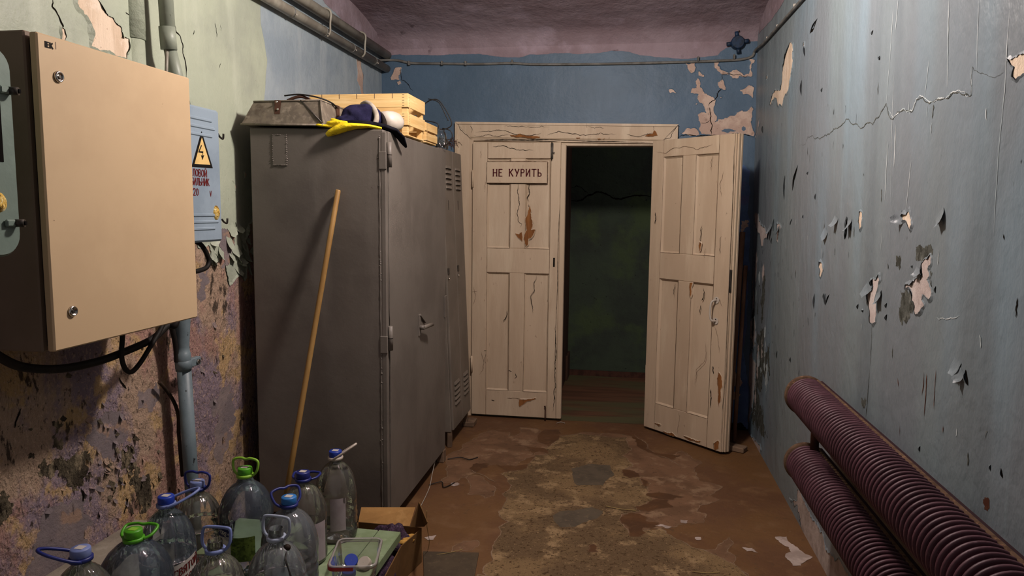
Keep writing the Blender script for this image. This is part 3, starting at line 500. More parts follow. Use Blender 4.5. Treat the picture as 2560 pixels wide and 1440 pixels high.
for k in range(230):
    a, b = random.choice([(random.uniform(3.2, 4.95), random.uniform(.15, 1.5)), (random.gauss(4.6, .22), random.uniform(.1, 1.3)), (random.uniform(1.6, 4.4), random.uniform(.5, 2.0))])
    l_ = random.uniform(.010, .045); line(wr, 'R', [(a, b), (a+random.gauss(0, .004), b-l_)], random.uniform(.002, .006), random.choice(['crack', 'mold', 'mold', 'drip_white']), h=.0012, amp=.2)
for k in range(34):
    a, b = abs(random.gauss(0, .28)), random.uniform(.12, 1.2); a = 4.93-a; w_, h_ = random.uniform(.012, .05), random.uniform(.03, .13)
    patch(wr, 'R', [(a-w_, b), (a-w_*.4, b+h_), (a+w_*.5, b+h_*.8), (a+w_, b-h_*.2), (a+w_*.2, b-h_), (a-w_*.5, b-h_*.7)], random.choice(['mold', 'mold', 'plaster_pale', 'flake_edge']), h=.0007+.00001*k, amp=.5, minlen=.006)
PSL = [([(3.464,2.371),(3.593,2.337)], .011), ([(3.694,2.311),(3.676,2.249)], .008), ([(3.729,2.150),(3.725,2.074)], .010), ([(3.338,2.048),(3.349,2.029)], .006), ([(3.753,1.742),(3.823,1.671),(3.853,1.618)], .014),
       ([(4.042,1.708),(4.044,1.574)], .009), ([(3.538,1.698),(3.552,1.683)], .006), ([(3.389,1.593),(3.394,1.564)], .006), ([(2.697,2.134),(2.712,2.121)], .005), ([(2.618,2.031),(2.616,2.017)], .007),
       ([(4.741,2.049),(4.723,2.000)], .008), ([(2.908,1.492),(2.911,1.435),(2.933,1.405)], .010), ([(4.016,2.392),(4.110,2.348),(4.166,2.298)], .010),
       ([(2.910,1.464),(2.912,1.426),(2.928,1.406)], .008), ([(3.197,1.165),(3.193,1.135)], .006), ([(3.113,1.170),(3.168,1.119)], .006), ([(2.735,1.177),(2.744,1.157)], .006), ([(2.677,1.163),(2.687,1.154)], .006),
       ([(2.450,1.217),(2.457,1.199)], .006), ([(2.445,1.181),(2.449,1.158)], .007), ([(2.088,1.309),(2.089,1.290)], .005), ([(2.257,1.354),(2.256,1.346)], .005), ([(2.505,1.253),(2.499,1.227)], .005), ([(2.592,1.282),(2.614,1.255)], .010),
       ([(4.302,1.472),(4.310,1.395)], .008), ([(4.429,1.400),(4.483,1.342)], .008), ([(4.344,1.363),(4.358,1.323)], .007), ([(2.919,1.495),(2.909,1.418)], .008), ([(2.856,1.460),(2.861,1.440)], .006),
       ([(3.350,1.146),(3.352,1.074)], .007), ([(3.176,1.166),(3.170,1.115)], .007), ([(3.607,1.497),(3.605,1.478)], .006), ([(3.844,1.476),(3.885,1.441)], .005), ([(4.106,0.738),(4.117,0.690)], .006), ([(3.778,0.767),(3.774,0.740)], .007),
       ([(1.744,0.930),(1.744,0.916)], .004), ([(1.890,1.121),(1.874,1.085)], .010), ([(2.136,0.844),(2.139,0.826)], .005), ([(1.698,0.939),(1.689,0.919)], .005)]
for P, w in PSL: slit(wr, 'R', P, w, 'paint_right')
for P, w in [([(2.583,1.127),(2.579,1.058),(2.584,0.973)], .003), ([(2.585,0.972),(2.595,0.873),(2.603,0.788)], .003), ([(2.593,0.919),(2.600,0.794)], .002)]: line(wr, 'R', P, w, 'mold', amp=.04)
for P, w in [([(2.534,1.863),(2.518,2.028),(2.511,2.151)], .003), ([(2.443,1.783),(2.441,1.705),(2.441,1.653)], .007), ([(2.503,1.737),(2.510,1.549)], .006), ([(2.301,1.664),(2.327,1.511)], .003), ([(2.099,2.065),(2.092,1.961),(2.082,1.839)], .005),
             ([(1.931,2.017),(1.919,1.847)], .0025), ([(1.783,1.954),(1.784,1.851),(1.789,1.705),(1.794,1.631),(1.793,1.461)], .0025), ([(2.471,2.170),(2.481,2.081)], .004), ([(2.226,1.836),(2.210,1.934)], .003), ([(2.474,1.967),(2.470,1.707),(2.446,1.495)], .002),
             ([(2.346,1.840),(2.331,1.799)], .004), ([(2.203,1.814),(2.207,1.778)], .004), ([(3.240,1.433),(3.257,1.316)], .004), ([(2.520,1.444),(2.527,1.384)], .003), ([(2.453,1.456),(2.451,1.408)], .0025), ([(1.950,1.865),(1.941,1.799)], .003)]:
    line(wr, 'R', P, w, 'drip_white', amp=.02, minlen=.02)
for P, w in [([(2.137,1.060),(2.134,1.021),(2.143,0.990)], .004), ([(2.117,1.059),(2.115,1.001),(2.119,0.936)], .006), ([(2.058,1.084),(2.059,0.973)], .004), ([(2.293,0.855),(2.290,0.825)], .004), ([(1.996,0.946),(1.997,0.926)], .004), ([(2.327,0.997),(2.317,0.972)], .008)]:
    line(wr, 'R', P, w, 'rust_stain', amp=.03, minlen=.02)
patch(wr, 'R', [(1.768,0.836),(1.759,0.846),(1.742,0.849),(1.739,0.835),(1.743,0.824),(1.759,0.814)], 'rust_stain', h=.0005, amp=.5)
patch(wr, 'R', [(4.947,2.655),(4.696,2.646),(4.459,2.642),(4.297,2.642)]+[(YN, 2.66), (YN, 2.9), (5.0, 2.9)], 'whitewash', h=.0014, amp=.04, minlen=.02)
WRo = tag(wr.build('wall_right'), 'right wall of grey blue paint, scarred and blistered', 'wall', kind='structure')
rf = MB()
for (px, w, ln, out, ang) in [([(3.052,1.491)], .05, .05, .02, .3), ([(2.875,1.480)], .05, .05, .02, -.2), ([(4.375,1.440)], .06, .07, .025, .1), ([(4.166,1.429)], .05, .06, .02, -.3), ([(2.620,1.262)], .05, .06, .02, .4), ([(2.528,1.244)], .05, .05, .015, -.3),
        ([(2.208,1.349)], .035, .03, .012, .2), ([(2.087,1.511)], .05, .05, .012, -.5), ([(1.905,1.114)], .035, .04, .014, .5), ([(3.191,1.437)], .05, .06, .012, .6), ([(2.352,1.496)], .04, .04, .02, 1.2), ([(1.935,1.136)], .04, .05, .012, .2)]:
    curl(rf, 'R', px[0][0], px[0][1], w, ln, out, ang, 'paint_right')
rf.build('peeling_flakes', WRo)

# back wall with the doorway
wb = MB()
wb.box((XL-.1, YB, -.05), (-1.10, YB+.12, 2.64), 'paint_back'); wb.box((.21, YB, -.05), (1.0, YB+.12, 2.64), 'paint_back'); wb.box((-1.10, YB, 1.99), (.21, YB+.12, 2.64), 'paint_back')
for P in [[(0.350,2.500),(0.411,2.499),(0.410,2.477),(0.417,2.461),(0.410,2.434),(0.394,2.426),(0.376,2.442),(0.365,2.458)], [(0.434,2.437),(0.443,2.439),(0.454,2.425),(0.472,2.415),(0.476,2.406),(0.469,2.401),(0.453,2.407),(0.437,2.411)],
          [(0.429,2.391),(0.445,2.385),(0.452,2.365),(0.451,2.337),(0.468,2.321),(0.481,2.293),(0.517,2.277),(0.556,2.248),(0.553,2.220),(0.544,2.192),(0.550,2.164),(0.569,2.136),(0.567,2.120),(0.556,2.108),(0.579,2.124),(0.622,2.132),(0.657,2.147),(0.695,2.167),(0.730,2.180),(0.758,2.174),(0.776,2.186),(0.787,2.206),(0.800,2.188),(0.802,2.050),(0.810,2.042),(0.808,2.010),(0.772,2.023),(0.717,2.031),(0.678,2.029),(0.651,2.017),(0.560,2.008),(0.536,2.020),(0.472,2.028),(0.463,2.093),(0.452,2.125),(0.443,2.153),(0.466,2.171),(0.498,2.165),(0.484,2.205),(0.447,2.241),(0.436,2.262),(0.441,2.290),(0.393,2.298),(0.400,2.328),(0.428,2.330),(0.420,2.374)],
          [(0.540,2.500),(0.559,2.502),(0.558,2.474),(0.573,2.454),(0.601,2.438),(0.633,2.423),(0.630,2.412),(0.594,2.414),(0.566,2.435),(0.541,2.459)],
          [(0.639,2.429),(0.656,2.441),(0.683,2.444),(0.711,2.426),(0.731,2.406),(0.758,2.415),(0.769,2.439),(0.763,2.466),(0.770,2.493),(0.758,2.511),(0.793,2.505),(0.775,2.478),(0.773,2.439),(0.784,2.401),(0.755,2.400),(0.732,2.396),(0.700,2.405),(0.689,2.387),(0.658,2.389),(0.642,2.406)],
          [(0.565,2.363),(0.592,2.383),(0.604,2.367),(0.618,2.315),(0.602,2.315),(0.574,2.331)], [(0.708,2.312),(0.743,2.325),(0.758,2.340),(0.799,2.328),(0.796,2.259),(0.780,2.273),(0.760,2.285),(0.733,2.284)],
          [(0.339,2.033),(0.370,2.061),(0.430,2.065),(0.451,2.048),(0.460,2.024),(0.359,2.027)], [(-1.670,2.500),(-1.619,2.503),(-1.624,2.473),(-1.642,2.447),(-1.638,2.417),(-1.698,2.418),(-1.703,2.435)], [(-1.656,2.404),(-1.633,2.413),(-1.624,2.395),(-1.643,2.382)],
          [(0.246,2.320),(0.277,2.319),(0.298,2.297),(0.256,2.298)], [(0.426,2.226),(0.434,2.232),(0.438,2.226),(0.430,2.220)], [(0.585,2.268),(0.592,2.268),(0.591,2.262),(0.585,2.262)]]:
    patch(wb, 'B', P, 'plaster_pink', h=.0008, amp=.2, lip='paint_back', lw=.006, lh=.0025, minlen=.004)
patch(wb, 'B', [(0.598,2.048),(0.617,2.058),(0.661,2.059),(0.697,2.047),(0.677,2.041),(0.610,2.041)], 'paint_back', h=.0016, amp=.15)
patch(wb, 'B', [(0.731,2.067),(0.742,2.077),(0.757,2.067),(0.757,2.053),(0.744,2.045),(0.732,2.053)], 'paint_back', h=.0016, amp=.05)
for P, w in [([(0.758,2.411),(0.736,2.396),(0.708,2.410),(0.590,2.414),(0.593,2.391),(0.585,2.363)], .005), ([(0.596,2.327),(0.575,2.308),(0.565,2.272),(0.546,2.248),(0.519,2.233),(0.510,2.209)], .007), ([(0.514,2.205),(0.531,2.144),(0.541,2.084),(0.538,2.020)], .007),
             ([(0.316,1.998),(0.340,2.019),(0.392,2.022),(0.536,2.018),(0.584,2.015)], .006), ([(0.631,2.019),(0.678,2.029),(0.725,2.027),(0.808,2.010)], .007), ([(-1.628,2.499),(-1.624,2.417),(-1.568,2.381),(-1.532,2.337)], .005), ([(0.461,2.101),(0.493,2.099),(0.524,2.120)], .003)]:
    line(wb, 'B', P, w, 'crack', h=.002)
patch(wb, 'B', [(0.683,1.736),(0.712,1.802),(0.757,1.823),(0.795,1.789),(0.816,1.213),(0.826,0.886),(0.877,-0.052),(0.655,-0.081),(0.646,0.769)], 'paint_deep_blue', h=.0008, amp=.1)
for P in [[(0.744,0.413),(0.793,0.395),(0.815,0.335),(0.769,0.291),(0.748,0.331)], [(0.723,0.248),(0.770,0.271),(0.809,0.253),(0.753,0.219)], [(0.757,1.446),(0.800,1.456),(0.802,1.411),(0.752,1.357)]]: patch(wb, 'B', P, 'plaster_pink', h=.0012, amp=.4)
patch(wb, 'B', [(0.713,0.010),(0.818,0.058),(0.844,-0.085),(0.708,-0.094)], 'seam_black', h=.0014, amp=.3)
patch(wb, 'B', [(-1.781,2.598),(-1.485,2.588),(-1.052,2.584),(-0.492,2.577),(-0.219,2.573),(-0.058,2.580),(0.155,2.536),(0.366,2.521),(0.495,2.534),(0.559,2.540),(0.571,2.561),(0.608,2.585),(0.809,2.632)]+[(.9, 2.66), (XL-.05, 2.66)], 'whitewash', h=.0013, amp=.05, minlen=.012)
tag(wb.build('wall_back'), 'back wall of blue paint with bare plaster scars above the doorway', 'wall', kind='structure')

# ceiling: flat slab coved down to the back wall
ce = MB(); prof = [(5.02, 2.60), (5.0, 2.625), (4.975, 2.685), (4.89, 2.728), (4.70, 2.771), (4.51, 2.797), (4.2, 2.82), (3.6, 2.835), (YN, 2.85)]
NX = 14; vs = []
for (y, z) in prof:
    for i in range(NX+1): vs.append((XL-.1+i*(2.75/NX), y, z+.006*noise.noise((i*.8, y*3, 0))))
ce.add(vs, [(k*(NX+1)+i, k*(NX+1)+i+1, (k+1)*(NX+1)+i+1, (k+1)*(NX+1)+i) for k in range(len(prof)-1) for i in range(NX)], 'whitewash', True)
ce.box((XL-.1, YN, 2.88), (1.0, 5.12, 2.95), 'whitewash')
tag(ce.build('ceiling'), 'stained pinkish plaster ceiling curving down to the back wall', 'ceiling', kind='structure')

# vestibule beyond the doorway
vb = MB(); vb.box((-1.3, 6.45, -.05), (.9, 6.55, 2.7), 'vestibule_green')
line(vb, 'V', [(-0.537,1.607),(-0.400,1.608),(-0.359,1.644),(-0.282,1.675),(-0.205,1.663),(-0.103,1.617),(0.031,1.642),(0.217,1.643)], .016, 'crack')
line(vb, 'V', [(-0.510,1.711),(-0.420,1.715),(-0.359,1.668)], .007, 'crack')
tag(vb.build('wall_vestibule_back'), 'dark green cracked wall beyond the doorway', 'wall', kind='structure')
vl = MB(); vl.box((-.62, 5.75, -.02), (-.51, 6.45, 2.6), 'dark_wood'); vl.box((-.51, 6.2, 0), (-.49, 6.45, .22), 'dark_wood', .004)
tag(vl.build('trim_vestibule'), 'dark wooden post at the left of the dim vestibule', 'trim', kind='structure')
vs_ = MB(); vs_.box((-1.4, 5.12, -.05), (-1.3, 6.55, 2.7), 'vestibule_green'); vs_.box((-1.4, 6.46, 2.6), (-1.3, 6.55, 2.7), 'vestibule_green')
tag(vs_.build('wall_vestibule_left'), 'dark left wall of the vestibule', 'wall', kind='structure')
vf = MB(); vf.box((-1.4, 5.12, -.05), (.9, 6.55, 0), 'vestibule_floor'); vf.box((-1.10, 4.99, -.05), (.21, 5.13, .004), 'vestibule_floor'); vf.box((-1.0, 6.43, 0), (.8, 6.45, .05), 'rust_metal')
tag(vf.build('floor_vestibule'), 'brown painted floor of the vestibule', 'floor', kind='structure')

# door casing
dc = MB()
def molded(mb, p0, p1, wdir, wid, e0=0.0, e1=0.0, y0=5.0, t=.035, mat='door_cream'):   # stepped moulding, thicker outwards; e0 and e1 slant the ends
    p0 = Vector(p0); p1 = Vector(p1); wd = Vector(wdir); al = (p1-p0).normalized()
    def strip(a, b, ta, tb):
        q = [p0+wd*a-al*(a*e0), p1+wd*a+al*(a*e1), p1+wd*b+al*(b*e1), p0+wd*b-al*(b*e0)]
        mb.hull([(c.x, y0, c.z) for c in q], [(q[0].x, y0-ta, q[0].z), (q[1].x, y0-ta, q[1].z), (q[2].x, y0-tb, q[2].z), (q[3].x, y0-tb, q[3].z)], mat)
    strip(0, wid*.12, t*.62, t*.62); strip(wid*.12, wid*.20, t*.62, t*.85); strip(wid*.20, wid*.88, t*.80, t); strip(wid*.88, wid, t*1.18, t*1.18)
molded(dc, (-1.09, 0, 0.0), (-1.09, 0, 1.987), (-1, 0, 0), .130, 0, 1.0)
molded(dc, (.20, 0, 0.0), (.20, 0, 1.963), (1, 0, 0), .115, 0, 1.0)
molded(dc, (-1.09, 0, 1.987), (.20, 0, 1.963), (0, 0, 1), .127, 1.0, .93)
dc.box((-1.10, 5.0, 0), (-1.075, 5.12, 1.99), 'door_cream'); dc.box((.185, 5.0, 0), (.21, 5.12, 1.99), 'door_cream'); dc.box((-1.10, 4.995, 1.952), (.21, 5.12, 1.99), 'door_cream')
FR['C'] = lambda a, b, h: (a, 4.967-h, b)
for P in [[(-0.835,2.029),(-0.793,2.020),(-0.718,2.020),(-0.615,2.010),(-0.624,2.004),(-0.792,2.009),(-0.821,2.016)], [(0.157,2.051),(0.175,2.033),(0.182,2.015),(0.136,2.009),(0.096,2.013),(0.118,2.024),(0.149,2.027)], [(-0.221,1.997),(-0.167,1.998),(-0.176,1.993),(-0.216,1.991)], [(-0.367,2.003),(-0.339,2.004),(-0.344,1.998),(-0.362,1.998)]]:
    patch(dc, 'C', P, 'wood_bare', h=.0024, amp=.12, minlen=.004)
for P in [[(-1.072,2.044),(-0.849,2.048),(-0.606,2.037)], [(-0.569,2.019),(-0.404,2.032),(-0.204,2.035),(-0.096,2.026)], [(-0.552,2.077),(-0.663,2.074),(-0.868,2.084)], [(-0.287,2.080),(-0.241,2.066),(-0.178,2.066)], [(-0.024,2.025),(0.153,2.033)],
          [(-1.110,2.090),(-1.096,2.063),(-1.100,2.040)], [(0.151,2.082),(0.154,2.051)], [(.203, 1.968), (.312, 2.086)], [(-1.219, 2.119), (-1.092, 1.988)], [(-1.086,2.024),(-1.010,2.021),(-0.830,2.029)]]:
    line(dc, 'C', P, .0028, 'crack', h=.0028)
for P in [[(-1.086,1.987),(-0.755,1.986),(-0.476,1.978)], [(-1.086,1.997),(-0.476,1.989),(0.155,1.967)]]: line(dc, 'C', P, .004, 'crack', h=-.006, amp=.01)
tag(dc.build('door_frame'), 'cracked cream painted door casing with mitred corners', 'door frame', kind='structure')

# ================================================================ DOUBLE DOOR
def leaf(root, M, w, H, z0, x_st, mullion, th, chips, cracks, facing):
    """panelled leaf in its own frame: u along the width, n out of the visible face, z up"""
    mb = MB(); u0, u1, u2, u3 = x_st
    def bx(a, b, c, d, n0, n1, bev=.003): mb.box((a, n0, c), (b, n1, d), 'door_cream', bev, M)
    bx(0, u0, z0, H, -th, 0); bx(u3, w, z0, H, -th, 0)
    rails = [(z0, .205), (1.06, 1.235), (1.862, H)]
    for a, b in rails: bx(u0, u3, a, b, -th, -.0006)
    for a, b in ((.205, 1.06), (1.235, 1.862)): bx(u1, u2, a, b, -th, -.001)
    L = mb.build('leaf_frame', root)
    for pa, pb in ((u0, u1), (u2, u3)):
        for a, b in ((.205, 1.06), (1.235, 1.862)):
            p = MB(); p.box((pa, -th+.008, a), (pb, -.014, b), 'door_cream', 0, M)
            e = .012   # sloped bead round the panel
            for q in (((pa, a), (pb, a), (pb-e, a+e), (pa+e, a+e)), ((pb, a), (pb, b), (pb-e, b-e), (pb-e, a+e)), ((pb, b), (pa, b), (pa+e, b-e), (pb-e, b-e)), ((pa, b), (pa, a), (pa+e, a+e), (pa+e, b-e))):
                vs = [tuple(M @ Vector((q[0][0], -.002, q[0][1]))), tuple(M @ Vector((q[1][0], -.002, q[1][1]))), tuple(M @ Vector((q[2][0], -.0138, q[2][1]))), tuple(M @ Vector((q[3][0], -.0138, q[3][1])))]
                p.add(vs, [(0, 1, 2, 3)], 'door_cream')
            p.build('panel', root)
    FR['D'] = lambda a, b, h: tuple(M @ Vector((a, h, b)))
    c = MB()
    for P in chips: patch(c, 'D', P, 'wood_bare', h=.0012, amp=.14, minlen=.004, lip='door_cream', lw=.006, lh=.004)
    for P, wd in cracks: line(c, 'D', P, wd*.75, 'crack' if wd > .005 else 'door_joint', h=.0018)
    for a, b in rails[1:]:   # dark joints between stiles and rails
        for uu in (u0, u3): line(c, 'D', [(uu, a), (uu, b)], .0022, 'door_joint', h=.0012, amp=.01, taper=False)
    for uu in (u0, u3): line(c, 'D', [(uu, z0), (uu, .2)], .0022, 'door_joint', h=.0012, amp=.01, taper=False)
    for uu, n_ in ((u0, 1), (u1, 1), (u2, 1), (u3, 1)):
        for a, b in ((.205, 1.06), (1.235, 1.862)): line(c, 'D', [(uu, a), (uu, b)], .0026, 'door_joint', h=.0004, amp=.006, taper=False, minlen=.03)
    for a in (.205, 1.06, 1.235, 1.862):
        for p, q in ((u0, u1), (u2, u3)): line(c, 'D', [(p, a), (q, a)], .0032, 'door_joint', h=.0004, amp=.008, taper=False, minlen=.03)
    c.build('flaked_paint', root)
    return L
# left leaf, shut: u = x + 1.09
M1 = Matrix(((1, 0, 0, -1.09), (0, -1, 0, 4.955), (0, 0, 1, 0), (0, 0, 0, 1)))
def du(P): return [(a+1.09, b) for a, b in P]
dl = thing('door_leaf', 'shut left door leaf of cream panels carrying the red lettered plate', 'door', (-.77, 4.97, 0))
ch1 = [du(P) for P in [[(-0.686,1.550),(-0.672,1.483),(-0.667,1.445),(-0.669,1.365),(-0.636,1.370),(-0.651,1.334),(-0.670,1.309),(-0.682,1.308),(-0.687,1.265),(-0.699,1.252),(-0.712,1.289),(-0.708,1.345),(-0.696,1.364),(-0.692,1.476)], [(-0.778,1.341),(-0.752,1.335),(-0.732,1.351),(-0.731,1.283),(-0.745,1.301),(-0.765,1.319)], [(-0.735,0.146),(-0.682,0.149),(-0.619,0.165),(-0.616,0.158),(-0.681,0.134),(-0.720,0.103),(-0.731,0.092)]]]
cr1 = [(du(P), w) for P, w in [([(-0.946,1.944),(-0.880,1.950),(-0.823,1.930),(-0.779,1.920),(-0.660,1.917)], .006), ([(-0.760,1.695),(-0.764,1.618),(-0.765,1.463),(-0.760,1.426),(-0.734,1.407),(-0.742,1.382)], .006), ([(-0.681,1.695),(-0.681,1.624),(-0.699,1.590),(-0.683,1.563)], .008), ([(-0.623,1.048),(-0.636,0.939),(-0.664,0.900),(-0.648,0.824),(-0.645,0.776)], .006), ([(-0.835,0.789),(-0.839,0.741),(-0.858,0.711)], .008),
       ([(-1.075,0.955),(-1.064,0.887),(-1.084,0.819)], .004), ([(-1.017,0.481),(-0.997,0.403),(-1.002,0.364),(-1.031,0.313)], .005), ([(-0.828,0.151),(-0.769,0.154),(-0.711,0.148)], .004), ([(-0.767,0.336),(-0.757,0.312),(-0.771,0.297)], .007), ([(-0.818,0.358),(-0.791,0.349)], .007),
       ([(-0.484,0.696),(-0.481,0.331),(-0.473,0.253),(-0.484,0.155),(-0.489,0.067)], .007), ([(-0.941,0.130),(-0.916,0.126)], .008), ([(-0.998,0.492),(-0.978,0.492)], .007), ([(-0.983,0.473),(-0.982,0.394)], .004), ([(-1.089,0.916),(-1.050,0.926)], .003), ([(-1.031,1.915),(-1.032,1.863)], .004)]]
leaf(dl, M1, .622, 1.972, .018, (.108, .272, .380, .555), None, .04, ch1, cr1, 1)
es = MB(); es.box((-.468, 4.948, .02), (-.432, 5.0, 1.958), 'door_cream', .004); line(es, 'B', [(-.47, .03), (-.466, 1.9)], .004, 'crack', h=.047, amp=.01)
es.build('meeting_strip', dl)
sp = MB(); sp.box((-0.9833,4.936,1.6917), ((-0.56,4.936,1.8361)[0], 4.953, (-0.56,4.936,1.8361)[2]), 'door_cream', .002); a_ = (-0.9833,4.936,1.6917); b_ = (-0.56,4.936,1.8361); FR['S'] = lambda a, b, h: (a, 4.9545-h, b)
for P in ([(a_[0]-.003, a_[2]-.003), (b_[0]+.003, a_[2]-.003)], [(b_[0]+.003, a_[2]-.003), (b_[0]+.003, b_[2]+.002)], [(a_[0]-.002, b_[2]+.002), (b_[0]+.002, b_[2]+.002)], [(a_[0]-.003, a_[2]), (a_[0]-.003, b_[2])]): line(sp, 'S', P, .006, 'door_joint', h=.002, amp=.01, taper=False)  # dark outline painted round the plate as its shadow gap
spo = sp.build('sign_plate', dl); spo['label'] = 'cream plate with red hand painted lettering'
for w_, px in (('НЕ', (-0.907,4.9358,1.7613)), ('КУРИТЬ', (-0.7122,4.9358,1.762))): text('lettering', w_, .047, px, (1, 0, 0), (0, 0, 1), 'ink_dark_red', spo, sx=.92, wt=.16, gap=.38, serif=.12)
for nm, pz in (('door_bolt', (1.96, 1.90)),):
    b = MB(); x0 = (-0.5323,4.95,1.9052)[0]; b.box((x0-.006, 4.944, 1.86), (x0+.012, 4.955, 1.965), 'dark_steel', .002); b.cyl((x0+.003, 4.94, 1.85), (x0+.003, 4.94, 1.97), .004, 'dark_steel', n=10); b.cyl((x0+.003, 4.94, 1.90), (x0+.022, 4.935, 1.90), .0035, 'dark_steel', n=8); b.build(nm, dl)
b = MB(); p = (-0.5442,4.945,0.0369); b.cyl((p[0], 4.943, -.0), (p[0], 4.943, .10), .005, 'rust_metal', n=10); b.tube([(p[0], 4.943, .10), (p[0]-.006, 4.938, .108), (p[0]+.002, 4.93, .112)], .004, 'rust_metal', n=8); b.build('door_bolt', dl)
b = MB(); p = (-0.5022,4.955,1.1451); b.box((p[0]-.006, 4.952, p[2]-.035), (p[0]+.006, 4.956, p[2]+.03), 'seam_black', .002); b.build('lock_slot', dl)
for zc in (1.72, .39):
    b = MB(); b.cyl((-1.088, 4.952, zc-.06), (-1.088, 4.952, zc+.06), .008, 'door_cream', n=12); b.build('hinge', dl)

# right leaf, swung open into the room
HX, HY, FX, FY = .15, 4.905, .620, 4.435
LW = .655; dx, dy = (FX-HX), (FY-HY); dl_ = math.hypot(dx, dy); dx /= dl_; dy /= dl_
M2 = Matrix(((dx, dy, 0, HX), (dy, -dx, 0, HY), (0, 0, 1, 0), (0, 0, 0, 1)))
dr = thing('door_leaf', 'right door leaf of cream panels swung open towards the right wall, with a pull handle', 'door', (HX, HY, 0))
ch2 = [[(.36, 1.055), (.385, 1.058), (.378, .99), (.37, .96), (.364, 1.0)], [(.425, 1.32), (.44, 1.31), (.435, 1.27), (.428, 1.26), (.42, 1.29)], [(.615, .52), (.635, .50), (.64, .38), (.63, .30), (.617, .34), (.61, .44)], [(.10, .07), (.16, .068), (.14, .055), (.11, .06)], [(.18, .03), (.26, .04), (.30, .022), (.25, .02), (.20, .02)], [(.36, .045), (.46, .04), (.5, .05), (.49, .035), (.40, .03)], [(.60, .06), (.635, .09), (.64, .04), (.62, .02), (.605, .03)]]
cr2 = [([(.03, 1.90), (.2, 1.915), (.35, 1.905), (.5, 1.92)], .004), ([(.44, 1.42), (.432, 1.35), (.43, 1.30)], .008), ([(.475, 1.28), (.47, 1.22)], .004), ([(.24, 1.04), (.23, .99), (.235, .96)], .006), ([(.50, .70), (.51, .64), (.49, .55), (.44, .50), (.43, .40)], .004), ([(.56, .40), (.565, .33), (.56, .28)], .012), ([(.57, .80), (.60, .72), (.61, .64)], .004),
       ([(.585, 1.75), (.58, 1.6)], .004), ([(.59, 1.36), (.585, 1.25)], .006), ([(.50, 1.85), (.49, 1.76)], .005), ([(.045, 1.42), (.05, 1.46), (.045, 1.5)], .012), ([(.57, .55), (.575, .50)], .012), ([(.31, .2), (.31, .04)], .0025), ([(.47, 1.03), (.475, .98), (.46, .95)], .009), ([(.455, .92), (.45, .87)], .008), ([(.54, .95), (.60, .97), (.62, .93)], .005)]
leaf(dr, M2, LW, 1.972, .018, (.10, .262, .372, .545), None, .042, ch2, cr2, 1)
eb = MB()   # rebated free edge
for a, b_, c, d in ((.012, LW+.016, -.042, -.022), (.012, LW+.006, -.022, -.010), (.05, LW+.020, -.058, -.042)):
    eb.box((LW-.03, c, .018), (b_, d, 1.972), 'door_cream', .002, M2)
line(eb, 'D', [(LW-.004, .03), (LW-.004, 1.96)], .003, 'crack', h=-.0005, amp=.01, taper=False)
eb.build('rebated_edge', dr)
lk = MB(); lk.box((LW-.001, -.021, 1.02), (LW+.010, -.006, 1.16), 'dark_steel', .002, M2); lk.build('lock_plate', dr)
def m2(u, n, z): return tuple(M2 @ Vector((u, n, z)))
hd = MB(); zt, zb, uh = .965, .835, .575
for z_ in (zt, zb):
    hd.cyl(m2(uh, 0, z_), m2(uh, .006, z_), .021, 'plastic_white', n=20); hd.cyl(m2(uh+.003, .006, z_+.010), m2(uh+.003, .008, z_+.010), .004, 'dark_steel', n=8)
hd.tube([m2(uh, .004, zt), m2(uh-.002, .030, zt-.002), m2(uh-.010, .040, zt-.018), m2(uh-.014, .042, .90), m2(uh-.010, .040, zb+.018), m2(uh-.002, .030, zb+.002), m2(uh, .004, zb)], .0065, 'plastic_white', n=10)
ho = hd.build('pull_handle', dr); ho['label'] = 'off-white painted metal pull handle'
for zc in (1.72, .39):
    b = MB(); b.cyl(m2(.0, -.012, zc-.06), m2(.0, -.012, zc+.06), .008, 'door_cream', n=12); b.build('hinge', dr)

# things in the corner behind the open leaf
def pole(name, label, a, b_, r, mat):
    m = MB(); m.cyl(a, b_, r, mat, r*1.05, n=14); return tag(m.build(name, loc=a), label, 'wooden pole')
pole('wooden_pole', 'taller dark wooden pole leaning in the corner behind the open door', (.690, 4.70, .012), (.762, 4.955, 1.375), .017, 'pole_wood')
pole('wooden_pole', 'shorter dark wooden pole leaning in the corner close to the wall', (.730, 4.70, .012), (.792, 4.955, 1.15), .013, 'pole_wood')
m = MB(); Ms = Matrix.Translation((.715, 4.56, .0)) @ Matrix.Rotation(-.5, 4, 'Z'); m.box((-.09, -.04, .001), (.07, .035, .034), 'scrap_wood', .005, Ms)
tag(m.build('wood_scrap', loc=(.715, 4.56, 0)), 'short block of scrap wood on the floor behind the open door', 'wood scrap')

